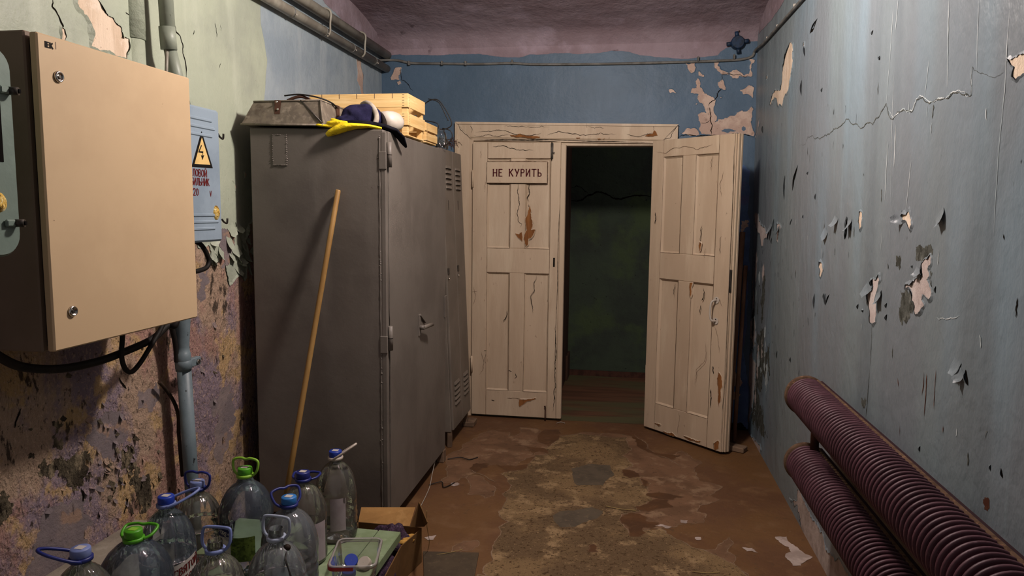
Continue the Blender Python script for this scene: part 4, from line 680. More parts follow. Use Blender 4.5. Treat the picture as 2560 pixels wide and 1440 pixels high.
# ================================================================ RADIATORS
def radiator(zc, y1, label, dust):
    xc, r = .728, .077; t = thing('finned_radiator', label, 'radiator', (xc, y1, zc-r), 'finned tube radiators on the right wall')
    m = MB(); y = y1-.02; pitch = .0245; y_end = .15; n = 44
    def rg(y, rr): return [(xc+rr*math.cos(2*math.pi*i/n), y, zc+rr*math.sin(2*math.pi*i/n)) for i in range(n)]
    m.loft([rg(y1, .049), rg(y_end, .049)], 'radiator_core', True)
    while y > y_end:
        m.loft([rg(y-q, rr) for q, rr in ((.0005, .047), (.0005, r*.93), (.0018, r*.978), (.0045, r), (.0082, r), (.0105, r*.978), (.0118, r*.93), (.0118, .047))], 'radiator_maroon', False)
        y -= pitch
    m.build('finned_tube', t)
    e = MB(); e.loft([rg(y1+.012, .058), rg(y1+.012, r*1.03), rg(y1+.006, r*1.06), rg(y1-.004, r*1.06), rg(y1-.010, r*1.0), rg(y1-.012, .05)], 'radiator_dust', True); eo = e.build('end_flange', t); eo['label'] = 'dusty brown end flange'
    b = MB(); b.box((xc+.034, y_end, zc+r*.78), (xc+.046, y1, zc+r*.90), 'radiator_dust', .002); b.box((xc+.046, y_end, zc+r*.3), (xc+.062, y1, zc+r*.83), 'radiator_core', .003); b.build('rear_rail', t)
    h = MB(); h.tube([(xc+.06, y1-.16, zc-.02), (xc+.09, y1-.16, zc-.03), (xc+.115, y1-.16, zc-.03)], .009, 'rust_metal', n=8)
    h.build('wall_hook', t)
    return t
radiator(.773, 2.95, 'upper maroon finned radiator tube running along the right wall', 1)
radiator(.513, 2.90, 'lower maroon finned radiator tube beneath the other on the right wall', 1)
m = MB(); m.cyl((.745, 2.845, .57), (.745, 2.845, .715), .016, 'rust_metal', n=14)
tag(m.build('connecting_pipe', loc=(.745, 2.845, .57)), 'short rusty pipe joining the two radiator tubes at their far end', 'pipe')
p = (0.8482,3.3011,0.7478); m = MB(); m.box((p[0]-.035, p[1]-.012, p[2]-.012), (p[0]+.002, p[1]+.020, p[2]+.006), 'rust_metal', .003); tag(m.build('wall_bracket', loc=p), 'small rusty bracket on the wall above the upper radiator', 'bracket')

# ================================================================ PIPES AND CABLES ON THE WALLS
def ties(m, y_list, x, z, r):
    for y in y_list: m.loft([m.ring((x, y+d, z), (0, 1, 0), rr, 16) for d, rr in ((-.004, r), (-.003, r+.003), (.003, r+.003), (.004, r))], 'cable_grey', False)
pl = thing('ceiling_pipe', 'lower of two pale pipes running along the top of the left wall', 'pipe', (-1.728, 2.5, 2.495), 'pipes along the top of the left wall')
m = MB(); m.cyl((-1.728, 0.2, 2.495), (-1.728, 4.995, 2.495), .0265, 'pipe_white', n=20)
m.build('pipe_run', pl)
for y in (3.52, 3.92, 4.33, 4.72):
    m = MB(); ties(m, [y], -1.728, 2.495, .0265); m.tube([(-1.70, y, 2.484), (-1.692, y, 2.476)], .004, 'wire_white', n=6); m.build('cable_tie', pl)
pu = thing('ceiling_pipe', 'upper of two pale pipes along the left wall, close under the ceiling', 'pipe', (-1.722, 2.5, 2.588), 'pipes along the top of the left wall')
m = MB(); m.cyl((-1.722, 0.2, 2.588), (-1.722, 4.995, 2.588), .029, 'pipe_white', n=20); m.build('pipe_run', pu)
for y in (3.93, 4.47):
    m = MB(); m.tube([(-1.745, y, 2.618), (-1.715, y, 2.622), (-1.688, y, 2.60), (-1.692, y, 2.54), (-1.694, y, 2.49), (-1.712, y, 2.468)], .006, 'pipe_white', n=8, sub=5); m.build('strap_hanger', pu)
# vertical conduits
c1 = thing('conduit_pipe', 'upper pale green conduit pipe coming down behind the beige enclosure', 'pipe', (-1.69, 2.5, 1.89))
m = MB(); m.cyl((-1.69, 2.425, 2.84), (-1.69, 2.462, 2.09), .026, 'pipe_green', n=20); m.build('pipe_run', c1)
m = MB(); m.cyl((-1.69, 2.455, 2.155), (-1.69, 2.462, 2.075), .0285, 'pipe_green', n=20); m.build('coupling', c1)
m = MB(); m.cyl((-1.69, 2.468, 2.08), (-1.69, 2.53, 1.885), .022, 'pipe_green', .03, n=20); m.cyl((-1.69, 2.452, 2.09), (-1.685, 2.43, 1.95), .006, 'pipe_white', n=8); m.build('lower_sleeve', c1)
c2 = thing('conduit_pipe', 'lower blue grey conduit pipe running down to the floor beside the bottles', 'pipe', (-1.69, 2.5, 0))
m = MB(); m.cyl((-1.69, 2.475, .93), (-1.69, 2.515, 0), .0265, 'pipe_blue', n=20); m.build('pipe_run', c2)
m = MB(); m.lathe((-1.69, 2.474, 0), [(.0285, .865), (.0285, .935), (.026, .937), (.024, .96), (.030, 1.04), (.037, 1.12), (.037, 1.36)], 'pipe_blue', n=20, capb=True, capt=True); m.build('funnel_coupling', c2)
m = MB(); m.lathe((-1.69, 2.476, 0), [(.0275, .872), (.031, .874), (.031, .905), (.0275, .907)], 'pipe_blue', n=20); m.box((-1.695, 2.50, .873), (-1.672, 2.565, .906), 'pipe_blue', .003); m.cyl((-1.673, 2.54, .889), (-1.664, 2.54, .889), .009, 'chrome', n=8); m.build('pipe_clamp', c2)
m = MB(); m.cyl((-1.797, 2.40, 2.86), (-1.797, 2.40, 2.10), .05, 'paint_green', n=24); m.cyl((-1.797, 2.40, 2.10), (-1.797, 2.41, 1.3), .046, 'paint_green', n=24)
tag(m.build('trim_1'), 'painted-over riser pipe half buried in the left wall', 'trim', kind='structure')
def cable(name, label, pts, r, mat, cat='cable', n=10, sub=7):
    m = MB(); m.tube(pts, r, mat, n=n, sub=sub); return tag(m.build(name, loc=pts[0]), label, cat)
cable('power_cable', 'thick black cable sagging below the beige enclosure', [(-1.62,1.533,1.1581),(-1.62,1.5986,1.1005),(-1.62,1.671,1.0578),(-1.62,1.7943,1.0262),(-1.62,1.9362,1.0164),(-1.62,2.0617,1.0233),(-1.62,2.2026,1.0408),(-1.62,2.2876,1.0737)]+[(-1.60, 2.30, 1.075), (-1.60, 2.32, 1.11)], .0125, 'black_rubber')
cable('power_cable', 'thin black cable loop hanging under the beige enclosure', [(-1.60, 2.03, 1.122)]+[(-1.6,2.0325,1.0824),(-1.6,2.0244,1.0184),(-1.6,2.0364,0.9763),(-1.6,2.0654,0.9565),(-1.6,2.1097,0.9766),(-1.6,2.1633,1.0209),(-1.6,2.2147,1.0649)]+[(-1.6, 2.26, 1.115)], .008, 'black_rubber')
cable('power_cable', 'brown cable disappearing behind the lower conduit pipe', [(-1.74,2.3962,0.8364),(-1.74,2.4229,0.8096),(-1.74,2.4568,0.7694),(-1.74,2.4862,0.723),(-1.74,2.5032,0.6696),(-1.74,2.5013,0.5998),(-1.74,2.5135,0.4219)], .007, 'brown_cable')
cable('power_cable', 'black cable bowing out below the blue switch box', [(-1.69, 2.55, 1.37)]+[(-1.69,2.6067,1.3554),(-1.69,2.6432,1.3263),(-1.69,2.6687,1.284),(-1.69,2.653,1.2556),(-1.69,2.6055,1.2463),(-1.69,2.5679,1.2446)], .0095, 'black_rubber')
cable('power_cable', 'black sleeve running down beside the funnel of the lower conduit', [(-1.7,2.403,1.0903),(-1.7,2.4242,1.0488),(-1.7,2.4424,0.9917),(-1.7,2.4492,0.9436),(-1.7,2.4492,0.9044)], .010, 'black_rubber')
bc = [(-1.755, 4.90, 2.535)]+[(-1.7031,4.99,2.555),(-1.6291,4.99,2.5479),(-1.5409,4.99,2.5296),(-1.3366,4.99,2.5226),(-1.0492,4.99,2.5141),(-0.823,4.99,2.5149),(-0.6553,4.99,2.5034),(-0.217,4.99,2.4972),(0.1563,4.99,2.4975),(0.4303,4.99,2.4997),(0.5718,4.99,2.5019),(0.6991,4.99,2.5069),(0.7742,4.99,2.5257)]
bc += [(.790, 4.965, 2.56)]+[FR['R'](y, 2.545-.008*i, .012) for i, y in enumerate((4.7, 4.3, 3.9, 3.4, 2.8, 2.0, 1.0))]
wc = thing('wall_cable', 'grey cable clipped under the ceiling along the back and right walls', 'cable', (-.4, 4.98, 2.52))
m = MB(); m.tube(bc, .0085, 'cable_grey', n=8, sub=6); m.build('cable_run', wc)
for (x, z) in [(-1.573,4.98,2.531), (-1.3339,4.98,2.5206), (-1.144,4.98,2.514), (-0.8157,4.98,2.5128), (0.4295,4.98,2.4977), (0.6368,4.98,2.5036)] and [(-1.56, 2.525), (-1.32, 2.520), (-1.15, 2.516), (-.82, 2.517), (.43, 2.512), (.66, 2.52)]:
    m = MB(); m.box((x-.006, 4.968, z-.012), (x+.006, 4.999, z+.018), 'cable_grey', .002); m.build('cable_clip', wc)
for i, y in enumerate((4.62, 4.32, 3.9)):
    p = FR['R'](y, 2.56-.004*i, .0); m = MB(); m.box((p[0]-.014, y-.004, p[2]-.010), (p[0], y+.004, p[2]+.004), 'wire_white', .002); m.build('cable_clip', wc)
jx, jz = (0.6773,4.96,2.613)[0], (0.6773,4.96,2.613)[2]
jb = thing('junction_box', 'round navy junction box in the far right corner under the ceiling', 'junction box', (jx, 4.96, jz))
m = MB(); m.loft([m.ring((jx, 5.0, jz), (0, -1, 0), .043, 28), m.ring((jx, 4.962, jz), (0, -1, 0), .043, 28), m.ring((jx, 4.952, jz), (0, -1, 0), .037, 28)], 'junction_navy'); m.build('box_body', jb)
for a in (0, 90, 180, 270):
    d = Vector((math.cos(math.radians(a+8)), 0, math.sin(math.radians(a+8)))); m = MB(); m.cyl(Vector((jx, 4.975, jz))+d*.038, Vector((jx, 4.975, jz))+d*.070, .013, 'junction_navy', n=14); m.build('cable_inlet', jb)
m = MB(); m.tube([(jx+.005, 4.97, jz+.065), (jx+.012, 4.95, jz+.11), (jx+.035, 4.86, jz+.125)], .005, 'dark_wood', n=6); m.build('cable_tail', jb)

# ================================================================ BOXES ON THE LEFT WALL
en = thing('electrical_enclosure', 'large beige metal electrical enclosure on the left wall', 'electrical box', (-1.56, 1.89, 1.125))
EX, EY0, EY1, EZ0, EZ1 = -1.44, 1.582, 2.20, 1.125, 1.922
m = MB(); m.box((-1.70, EY0-.004, EZ0-.002), (-1.472, EY1+.002, EZ1+.004), 'enclosure_shell', .004); m.build('enclosure_body', en)
m = MB(); m.box((-1.474, EY0+.012, EZ0+.012), (-1.462, EY1-.012, EZ1-.012), 'seam_black'); m.build('door_gasket', en)
m = MB(); m.box((-1.463, EY0, EZ0), (EX, EY1, EZ1), 'enclosure_beige', .004); ed = m.build('enclosure_door', en)
for p in ((-1.44,1.6426,1.8243), (-1.44,1.6457,1.2224)):
    l = MB(); l.loft([l.ring((EX-.001, p[1], p[2]), (1, 0, 0), r_, 28) for r_ in (.0145, )]+[l.ring((EX+h_, p[1], p[2]), (1, 0, 0), r_, 28) for h_, r_ in ((.004, .0145), (.007, .0125), (.0065, .0095), (.002, .0085))], 'chrome')
    lo_ = l.build('cam_lock', ed)
    l = MB(); l.cyl((EX+.001, p[1], p[2]), (EX+.006, p[1], p[2]), .006, 'dark_steel', n=3); l.build('lock_core', lo_) if False else l.build('lock_core', ed)
p = (-1.4397,1.6235,1.8979)
text('logo_mark', 'iEK', .0125, (-1.44,1.6187,1.8969), (0, 1, 0), (0, 0, 1), 'ink_black', ed, wt=.26, gap=.3, sx=1.1)
m = MB(); q = (-1.44,1.6405,1.9008); m.box((EX, q[1]-.001, q[2]-.009), (EX+.0006, q[1]+.001, q[2]+.009), 'enclosure_shell'); m.build('logo_mark', ed)

gs = thing('switch_box', 'pale green switch box at the left edge, in front of the beige enclosure', 'electrical box', (-1.53, 1.2, 1.385))
m = MB(); rc = .045; GY1, GZ0, GZ1 = 1.412, 1.385, 1.842; pts = []
for (cy, cz, a0) in ((GY1-rc, GZ1-rc, 0), (.95+rc, GZ1-rc, 90), (.95+rc, GZ0+rc, 180), (GY1-rc, GZ0+rc, 270)):
    for k in range(7): a = math.radians(a0+k*15); pts.append((cy+rc*math.cos(a), cz+rc*math.sin(a)))
def outl(x, s): cy, cz = 1.18, 1.61; return [(x, cy+(a-cy)*s, cz+(b_-cz)*s) for a, b_ in pts]
m.loft([outl(-1.70, 1), outl(-1.362, 1), outl(-1.352, .975)], 'switch_green', smooth=False); m.build('switch_cover', gs)
p0 = (-1.352,1.3764,1.721); p1 = (-1.352,1.3757,1.5925)
m = MB(); m.box((-1.356, 1.20, p1[2]), (-1.351, p1[1], p0[2]), 'seam_black'); so = m.build('view_slot', gs); so['label'] = 'black slot in the cover'
p = (-1.34,1.3559,1.5054); m = MB(); m.loft([m.ring((-1.352+dx_, p[1]-.012, p[2]), (1, .15, .1), r_, 18) for dx_, r_ in ((0, .020), (.008, .024), (.016, .021), (.022, .010))], 'foam_yellow'); ko = m.build('knob', gs); ko['label'] = 'rough yellow knob'
for px, pz in (((-1.345,1.3936,1.7483), 0), ((-1.345,1.3883,1.459), 0)):
    m = MB(); m.box((-1.352, px[1]-.022, px[2]-.008), (-1.343, px[1]+.008, px[2]+.008), 'switch_green', .003); m.cyl((-1.349, px[1]+.004, px[2]), (-1.332, px[1]+.012, px[2]), .009, 'dark_steel', n=14); m.cyl((-1.334, px[1]+.011, px[2]), (-1.329, px[1]+.013, px[2]), .005, 'seam_black', n=10); m.build('cover_catch', gs)

bb = thing('switch_box', 'pale blue power switch box behind the beige enclosure, with a high voltage triangle', 'electrical box', (-1.70, 2.5, 1.36))
BX, BY0, BY1, BZ0, BZ1 = -1.640, 2.27, 2.695, 1.362, 1.885
m = MB(); m.box((-1.765, BY0, BZ0), (BX-.010, BY1-.006, BZ1), 'switch_blue', .008); m.build('box_body', bb)
m = MB(); m.box((BX-.018, BY0, BZ0), (BX, BY1, BZ1), 'switch_blue', .010); bd = m.build('box_lid', bb)
for z_, y1_ in ((1.838, .055), (1.808, .035), (1.778, .055), (1.468, .055), (1.442, .03), (1.415, .055)):
    m = MB(); m.box((BX-.002, BY0+.05, z_-.006), (BX+.004, BY1-y1_, z_+.006), 'switch_blue', .004); m.build('pressed_rib', bd)
T0, T1, T2 = (-1.639,2.5694,1.7852), (-1.639,2.5022,1.654), (-1.639,2.6319,1.6575)
m = MB(); o_ = .0005
def tri(mb, s, mat, h):
    c = [(T0[i]+T1[i]+T2[i])/3 for i in range(3)]; mb.add([(BX+h, c[1]+(T[1]-c[1])*s, c[2]+(T[2]-c[2])*s) for T in (T0, T1, T2)], [(0, 1, 2)], mat)
tri(m, 1.08, 'ink_black', .0012); tri(m, .80, 'sign_yellow', .0018)
bz = [(.0, .62), (-.13, .28), (.06, .30), (.02, .05), (.10, .10), (.0, -.22), (-.07, .07), (-.01, .03), (.02, .20), (-.20, .20), (-.04, .66)]
cy = (T1[1]+T2[1])/2; wd = (T2[1]-T1[1]); hh = T0[2]-T2[2]
m.poly([(BX+.0024, cy+a*wd, T2[2]+hh*(.18+.72*(b_+.22)/1.0*.72)) for a, b_ in bz], 'ink_black')
wo = m.build('warning_triangle', bd); wo['label'] = 'yellow high voltage triangle with a black bolt'
for s_, px in (('СИЛОВОЙ', (-1.6388,2.5945,1.6303)), ('РУБИЛЬНИК', (-1.6388,2.6088,1.5966)), ('220', (-1.6388,2.5344,1.557)), ('V', (-1.6388,2.6172,1.5529))):
    al = 'RIGHT' if len(s_) > 2 else 'CENTER'
    text('lettering', s_, .026 if s_ != 'V' else .020, (BX, px[1], px[2]), (0, 1, 0), (0, 0, 1), 'ink_red', bd, sx=.86 if len(s_) > 7 else .95, wt=.16, align=al)
m = MB(); p = (-1.636,2.653,1.477); m.loft([m.ring((BX-.004+dx_, p[1], p[2]), (1, 0, 0), r_, 16, ry=r_*1.45) for dx_, r_ in ((0, .022), (.006, .020), (.012, .013), (.014, .004))], 'foam_yellow'); fo = m.build('foam_patch', bd); fo['label'] = 'crumbly yellow foam patch'
for px in ((-1.65,2.7197,1.7886), (-1.65,2.7293,1.4438)):
    m = MB(); m.tube([(BX-.01, px[1]-.02, px[2]+.006), (BX-.012, px[1]-.004, px[2]-.004), (BX-.008, px[1]+.012, px[2]-.010), (BX-.004, px[1]+.010, px[2]+.010)], .004, 'dark_steel', n=8); m.build('lid_catch', bb)

# low ledge at the foot of the left wall
m = MB(); m.box((-1.765, .8, 0), (-1.60, 2.26, .355), 'concrete_ledge', .012); tag(m.build('trim_2'), 'low rough masonry ledge at the foot of the left wall', 'trim', kind='structure')

# ================================================================ GREY CABINET AND LOCKER
CX, CY0, CY1, CZ0, CZ1 = -1.045, 3.0, 4.04, .07, 1.842
cb = thing('metal_cabinet', 'large dark grey steel cabinet with a welded edge and a pin handle', 'cabinet', (-1.36, 3.5, 0))
def tilt(o):   # the top drops a little towards the front
    for v in o.data.vertices:
        w = v.co + Vector(root_of(o).location)
        if w.z > 1.0: v.co.z += (CX-w.x)*.022
m = MB(); m.box((-1.68, CY0, CZ0), (CX-.012, CY1, CZ1), 'cabinet_grey', .004); tilt(m.build('cabinet_body', cb))
m = MB(); m.box((CX-.0125, CY0+.035, CZ0), (CX, CY1-.01, CZ1-.004), 'cabinet_grey', .003); line(m, 'L', [(3.03, .1), (3.03, 1.8)], .004, 'crack', h=.7256, amp=.005)
cd = m.build('cabinet_door', cb)
m = MB(); m.box((CX-.022, CY0-.001, CZ0+.002), (CX-.002, CY0+.030, CZ1-.01), 'cabinet_grey', .002); m.build('hinge_stile', cb)
for (za, zb_) in ((1.682, 1.79), (.868, .978)):
    h = MB(); h.cyl((CX+.008, 3.022, za), (CX+.008, 3.022, zb_), .011, 'cabinet_grey', n=16); h.cyl((CX+.008, 3.022, (za+zb_)/2-.001), (CX+.008, 3.022, (za+zb_)/2+.001), .0118, 'seam_black', n=16); h.box((CX-.032, CY0-.005, za-.01), (CX+.002, CY0+.006, (za+zb_)/2+.012), 'cabinet_grey', .002); h.build('hinge', cb)
m = MB(); m.tube([(CX-.030+.002*noise.noise((0, 0, z_*14)), CY0-.0005, z_) for z_ in [.09+k*.02 for k in range(87)]], .0032, 'cabinet_grey', n=7, sub=2, rr=lambda t: .5+1.0*abs(noise.noise((3, 1, t*46)))+.4*abs(noise.noise((3, 1, t*190))))
for k in range(70):
    z_ = random.choice([random.uniform(1.45, 1.83), random.uniform(1.2, 1.3), random.uniform(.75, 1.0), random.uniform(.3, .6), random.uniform(.1, 1.8)]); r_ = random.uniform(.002, .0055)
    x_ = CX-.030+random.gauss(0, .0022); m.loft([m.ring((x_, CY0+.001-q*r_*.8, z_), (0, -1, 0), r_*s_, 7) for q, s_ in ((0, 1), (.6, .8), (1.0, .2))], 'cabinet_grey')
m.build('weld_beads', cb)
m = MB(); a = (-1.571,3,1.8224); b_ = (-1.5039,3,1.6891); m.box((a[0], CY0-.003, b_[2]), (b_[0], CY0+.001, a[2]), 'cabinet_grey', .001)
for (p, q) in (((a[0], a[2]), (b_[0], a[2])), ((a[0], b_[2]), (b_[0], b_[2])), ((a[0], a[2]), (a[0], b_[2])), ((b_[0], a[2]), (b_[0], b_[2]))):
    for k in range(15):
        t_ = k/14; x_ = p[0]+(q[0]-p[0])*t_; z_ = p[1]+(q[1]-p[1])*t_; r_ = random.uniform(.0022, .0048); m.loft([m.ring((x_+random.gauss(0, .001), CY0-.001-s_*r_*.9, z_), (0, -1, 0), r_*(1-s_*.6), 7) for s_ in (0, .6, 1)], 'cabinet_grey')
wp = m.build('welded_patch', cb)
m = MB(); m.box((CX-.002, 3.475, .852), (CX+.006, 3.51, .965), 'cabinet_grey', .003); m.box((CX, 3.49, .952), (CX+.010, 3.60, .962), 'cabinet_grey', .002, Matrix.Translation((0, 3.5, .95)) @ Matrix.Rotation(-.5, 4, 'X') @ Matrix.Translation((0, -3.5, -.95))); eo = m.build('lock_plate', cd)
m = MB(); m.cyl((CX+.004, 3.49, .897), (CX+.030, 3.49, .897), .012, 'cabinet_grey', n=16); m.cyl((CX+.024, 3.487, .897), (CX+.040, 3.60, .897), .0105, 'locker_grey', n=18); m.build('pin_handle', cd)
m = MB(); m.box((CX-.002, 4.0, .87), (CX+.006, 4.05, 1.0), 'cabinet_grey', .003); m.build('hasp_plate', cb)
for (x_, y_) in ((-1.06, 3.03), (-1.06, 4.0), (-1.64, 3.03), (-1.64, 4.0)):
    m = MB(); m.box((x_-.025, y_-.025, 0), (x_+.02, y_+.03, CZ0+.004), 'scrap_wood' if y_ > 3.5 else 'cabinet_grey', .004); m.build('foot', cb)
for i in range(9):
    pass
lk = thing('double_locker', 'narrow grey two-door steel locker with louvres between cabinet and doorway', 'locker', (-1.3, 4.5, 0))
def shear(o, f=-.045):
    for v in o.data.vertices: v.co.x += f*(v.co.z-.1)
    return o
LX, L0, L1, L2 = -1.045, 4.245, 4.498, 4.742
m = MB(); m.box((-1.55, L0, .10), (LX-.016, L2, 1.876), 'locker_grey', .004); shear(m.build('locker_body', lk))
for y0, y1 in ((L0+.002, L1-.003), (L1+.003, L2-.002)):
    m = MB(); m.box((LX-.016, y0, .115), (LX, y1, 1.872), 'locker_grey', .003); dd = shear(m.build('locker_door', lk))
    for zc in (1.765, 1.735, 1.703, 1.672, 1.641):
        v = MB(); w_ = (y0+.055, y1-.055); v.hull([(LX-.001, w_[0], zc-.010), (LX-.001, w_[1], zc-.010), (LX-.001, w_[1], zc+.010), (LX-.001, w_[0], zc+.010)], [(LX+.009, w_[0]+.008, zc-.008), (LX+.009, w_[1]-.008, zc-.008), (LX+.002, w_[1]-.004, zc+.008), (LX+.002, w_[0]+.004, zc+.008)], 'locker_grey')
        v.box((LX, w_[0]+.008, zc-.0125), (LX+.008, w_[1]-.008, zc-.0105), 'seam_black'); shear(v.build('louvre', dd))
    for zc in (.40, .368, .336, .304, .272):
        v = MB(); w_ = (y0+.055, y1-.055); v.hull([(LX-.001, w_[0], zc-.010), (LX-.001, w_[1], zc-.010), (LX-.001, w_[1], zc+.010), (LX-.001, w_[0], zc+.010)], [(LX+.009, w_[0]+.008, zc-.008), (LX+.009, w_[1]-.008, zc-.008), (LX+.002, w_[1]-.004, zc+.008), (LX+.002, w_[0]+.004, zc+.008)], 'locker_grey')
        v.box((LX, w_[0]+.008, zc-.0125), (LX+.008, w_[1]-.008, zc-.0105), 'seam_black'); shear(v.build('louvre', dd))
    v = MB(); v.box((LX-.001, y0+.10, 1.50), (LX+.001, y0+.106, 1.56), 'seam_black'); shear(v.build('keyhole_slot', dd))
    v = MB(); v.box((LX, y0+.012, 1.10), (LX+.006, y0+.045, 1.14), 'dark_steel', .002); v.cyl((LX+.002, y0+.02, 1.075), (LX+.010, y0+.02, 1.075), .006, 'chrome', n=10); shear(v.build('hasp', dd))
for y_ in (L0+.02, L2-.03):
    for x_ in (LX-.045, -1.53):
        m = MB(); m.box((x_, y_-.015, 0), (x_+.028, y_+.015, .105), 'scrap_wood', .003); m.build('leg', lk)
m = MB(); m.box((LX-.05, L2-.05, .0), (LX+.03, L2+.07, .035), 'scrap_wood', .005); tag(m.build('wood_scrap', loc=(LX, L2, 0)), 'wood offcut on the floor at the foot of the narrow locker', 'wood scrap')

# ================================================================ ON TOP OF THE CABINET
ZT = 1.845
zb = thing('zinc_case', 'grey galvanised metal case with leather straps on the cabinet', 'metal case', (-1.5, 3.2, 1.87))
m = MB()
m.hull([(-1.712, 2.985, 1.866), (-1.328, 2.985, 1.860), (-1.325, 3.355, 1.860), (-1.712, 3.355, 1.866)], [(-1.672, 3.03, 1.972), (-1.345, 3.01, 1.972), (-1.345, 3.355, 1.968), (-1.672, 3.355, 1.972)], 'zinc')
m.tube([(-1.672, 3.028, 1.972), (-1.345, 3.008, 1.972), (-1.345, 3.355, 1.968)], .004, 'zinc', n=8, sub=1); m.tube([(-1.712, 2.985, 1.868), (-1.328, 2.985, 1.862), (-1.326, 3.355, 1.862)], .005, 'zinc', n=8, sub=1)
m.tube([(-1.345, 3.008, 1.972), (-1.328, 2.985, 1.872)], .004, 'zinc', n=8, sub=1)
m.build('case_body', zb)
m = MB(); m.tube([(-1.44, 3.013, 1.972), (-1.385, 2.998, 1.922), (-1.331, 2.983, 1.872)], .004, 'dark_steel', n=8, sub=1); m.build('lid_seam', zb)
p = (-1.5502,3,1.9649)
m = MB(); m.add([(p[0]-.016, 3.018, 1.976), (p[0]+.016, 3.018, 1.976), (p[0]+.019, 2.995, 1.912), (p[0]-.006, 2.995, 1.912), (p[0]-.016, 3.06, 1.979), (p[0]+.016, 3.06, 1.979)], [(0, 1, 2, 3), (4, 5, 1, 0)], 'leather')
for a_, b_ in ((p[0]+.004, 1.965), (p[0]+.008, 1.933)): m.cyl((a_, 3.006, b_), (a_, 2.996, b_), .004, 'chrome', n=8)
m.build('strap', zb)
m = MB(); m.box((-1.342, 3.16, 1.905), (-1.333, 3.19, 1.972), 'leather', .002); m.build('strap', zb)
m = MB(); m.tube([(p[0]+.03, 3.05, 1.978), (p[0]+.07, 3.05, 1.992), (p[0]+.10, 3.06, 1.995), (p[0]+.13, 3.08, 1.980)], .007, 'leather', n=8); m.build('strap', zb)
m = MB(); m.tube([(-1.53, 3.04, 1.998), (-1.46, 3.05, 2.004), (-1.38, 3.07, 1.992), (-1.34, 3.12, 1.975), (-1.334, 3.17, 1.958)], .0035, 'wire_dark', n=8); m.build('wire_handle', zb)
def crate(label, x0, x1, y0, y1, z0, z1, slats, diag=False):
    t = thing('wooden_crate', label, 'crate', ((x0+x1)/2, (y0+y1)/2, z0), 'wooden crates on the cabinet'); th = .005
    for (x_, y_) in ((x0+.002, y0+.002), (x1-.030, y0+.002), (x0+.002, y1-.030), (x1-.030, y1-.030)):
        m = MB(); m.box((x_, y_, z0), (x_+.028, y_+.028, z1-.004), 'crate_wood', .001); m.build('corner_post', t)
    for a, b_ in slats:
        for y_ in (y0-th, y1):
            m = MB(); m.box((x0-th, y_, z0+a), (x1+th, y_+th, z0+b_), 'crate_wood', .001); m.build('slat', t)
        for x_ in (x0-th, x1):
            m = MB(); m.box((x_, y0, z0+a), (x_+th, y1, z0+b_), 'crate_wood', .001); m.build('slat', t)
    m = MB(); m.box((x0, y0, z0+.002), (x1, y1, z0+.008), 'crate_wood', .001); m.build('crate_bottom', t)
    m = MB()
    for k in range(5):
        x_ = x0+.06+k*(x1-x0-.08)/4.6; m.box((x_, y0-th-.0012, slats[-1][1]+z0-.022), (x_+.002, y0-th, slats[-1][1]+z0+.001), 'scrap_wood')
    for a, b_ in slats:
        for k in range(5): zz = z0+a+(b_-a)*(k+.5)/5; m.box((x1-.024, y0-th-.001, zz), (x1-.014, y0-th, zz+.0018), 'scrap_wood'); m.box((x1+th, y0+.006, zz), (x1+th+.001, y0+.012, zz+.0018), 'scrap_wood')
    m.build('staples', t); return t
crate('large pale slatted wooden crate behind the case and the caps', -1.56, -1.066, 3.375, 3.655, 1.853, 2.052, [(.052, .110), (.137, .202)])
crate('small pale slatted wooden crate behind the large one, next to the locker', -1.40, -1.062, 3.675, 3.885, 1.851, 1.962, [(.012, .052), (.062, .104)])
# soft things
def remesh(o, vox, sm=4):
    r = o.modifiers.new('remesh', 'REMESH'); r.mode = 'VOXEL'; r.voxel_size = vox; r.use_smooth_shade = True
    s_ = o.modifiers.new('smooth', 'SMOOTH'); s_.iterations = sm; s_.factor = .5
def blob(m, c, rx, ry, rz, mat, n=18, k=10, wob=.12, sd=0, zmin=None):
    rings = []
    for i in range(k+1):
        a = math.pi*i/k; ring = []
        for j in range(n):
            b_ = 2*math.pi*j/n; d = Vector((math.sin(a)*math.cos(b_), math.sin(a)*math.sin(b_), math.cos(a))); q = 1+wob*noise.noise(d*1.8+Vector((sd, sd, 0)))
            P = Vector((c[0]+d.x*rx*q, c[1]+d.y*ry*q, c[2]+d.z*rz*q))
            if zmin is not None and P.z < zmin: P.z = zmin
            ring.append(tuple(P))
        rings.append(ring)
    m.loft(rings, mat, False)
cp = thing('cloth_cap', 'crumpled navy cap with a grey rim lying on the cabinet', 'cap', (-1.2, 3.16, 1.87))
m = MB(); blob(m, (-1.215, 3.17, 1.896), .100, .090, .086, 'cloth_navy', wob=.22, sd=2.2, zmin=1.864); blob(m, (-1.268, 3.10, 1.886), .052, .05, .030, 'cloth_navy', wob=.3, sd=4.2, zmin=1.862)
o = m.build('cap_crown', cp); remesh(o, .006, 3)
m = MB(); arc = [(-1.128, 3.085, 1.870), (-1.122, 3.10, 1.905), (-1.140, 3.125, 1.943), (-1.170, 3.15, 1.970), (-1.20, 3.18, 1.983), (-1.23, 3.21, 1.98)]
m.tube(arc, .012, 'cloth_grey', n=10); m.build('cap_rim', cp)
m = MB(); m.tube([(-1.30, 3.085, 1.872), (-1.24, 3.05, 1.874), (-1.17, 3.045, 1.872), (-1.12, 3.06, 1.868)], .013, 'cloth_navy', n=10); m.build('cap_peak', cp)
wt = MB(); wt.loft([wt.ring((-1.095+t*.045, 3.20+t*.05, 1.900+t*.01), (.5, .5, .2), r_, 26) for t, r_ in ((-.6, .048), (0, .050), (.4, .047), (.75, .036), (.95, .020), (1.0, .004))], 'plastic_white')
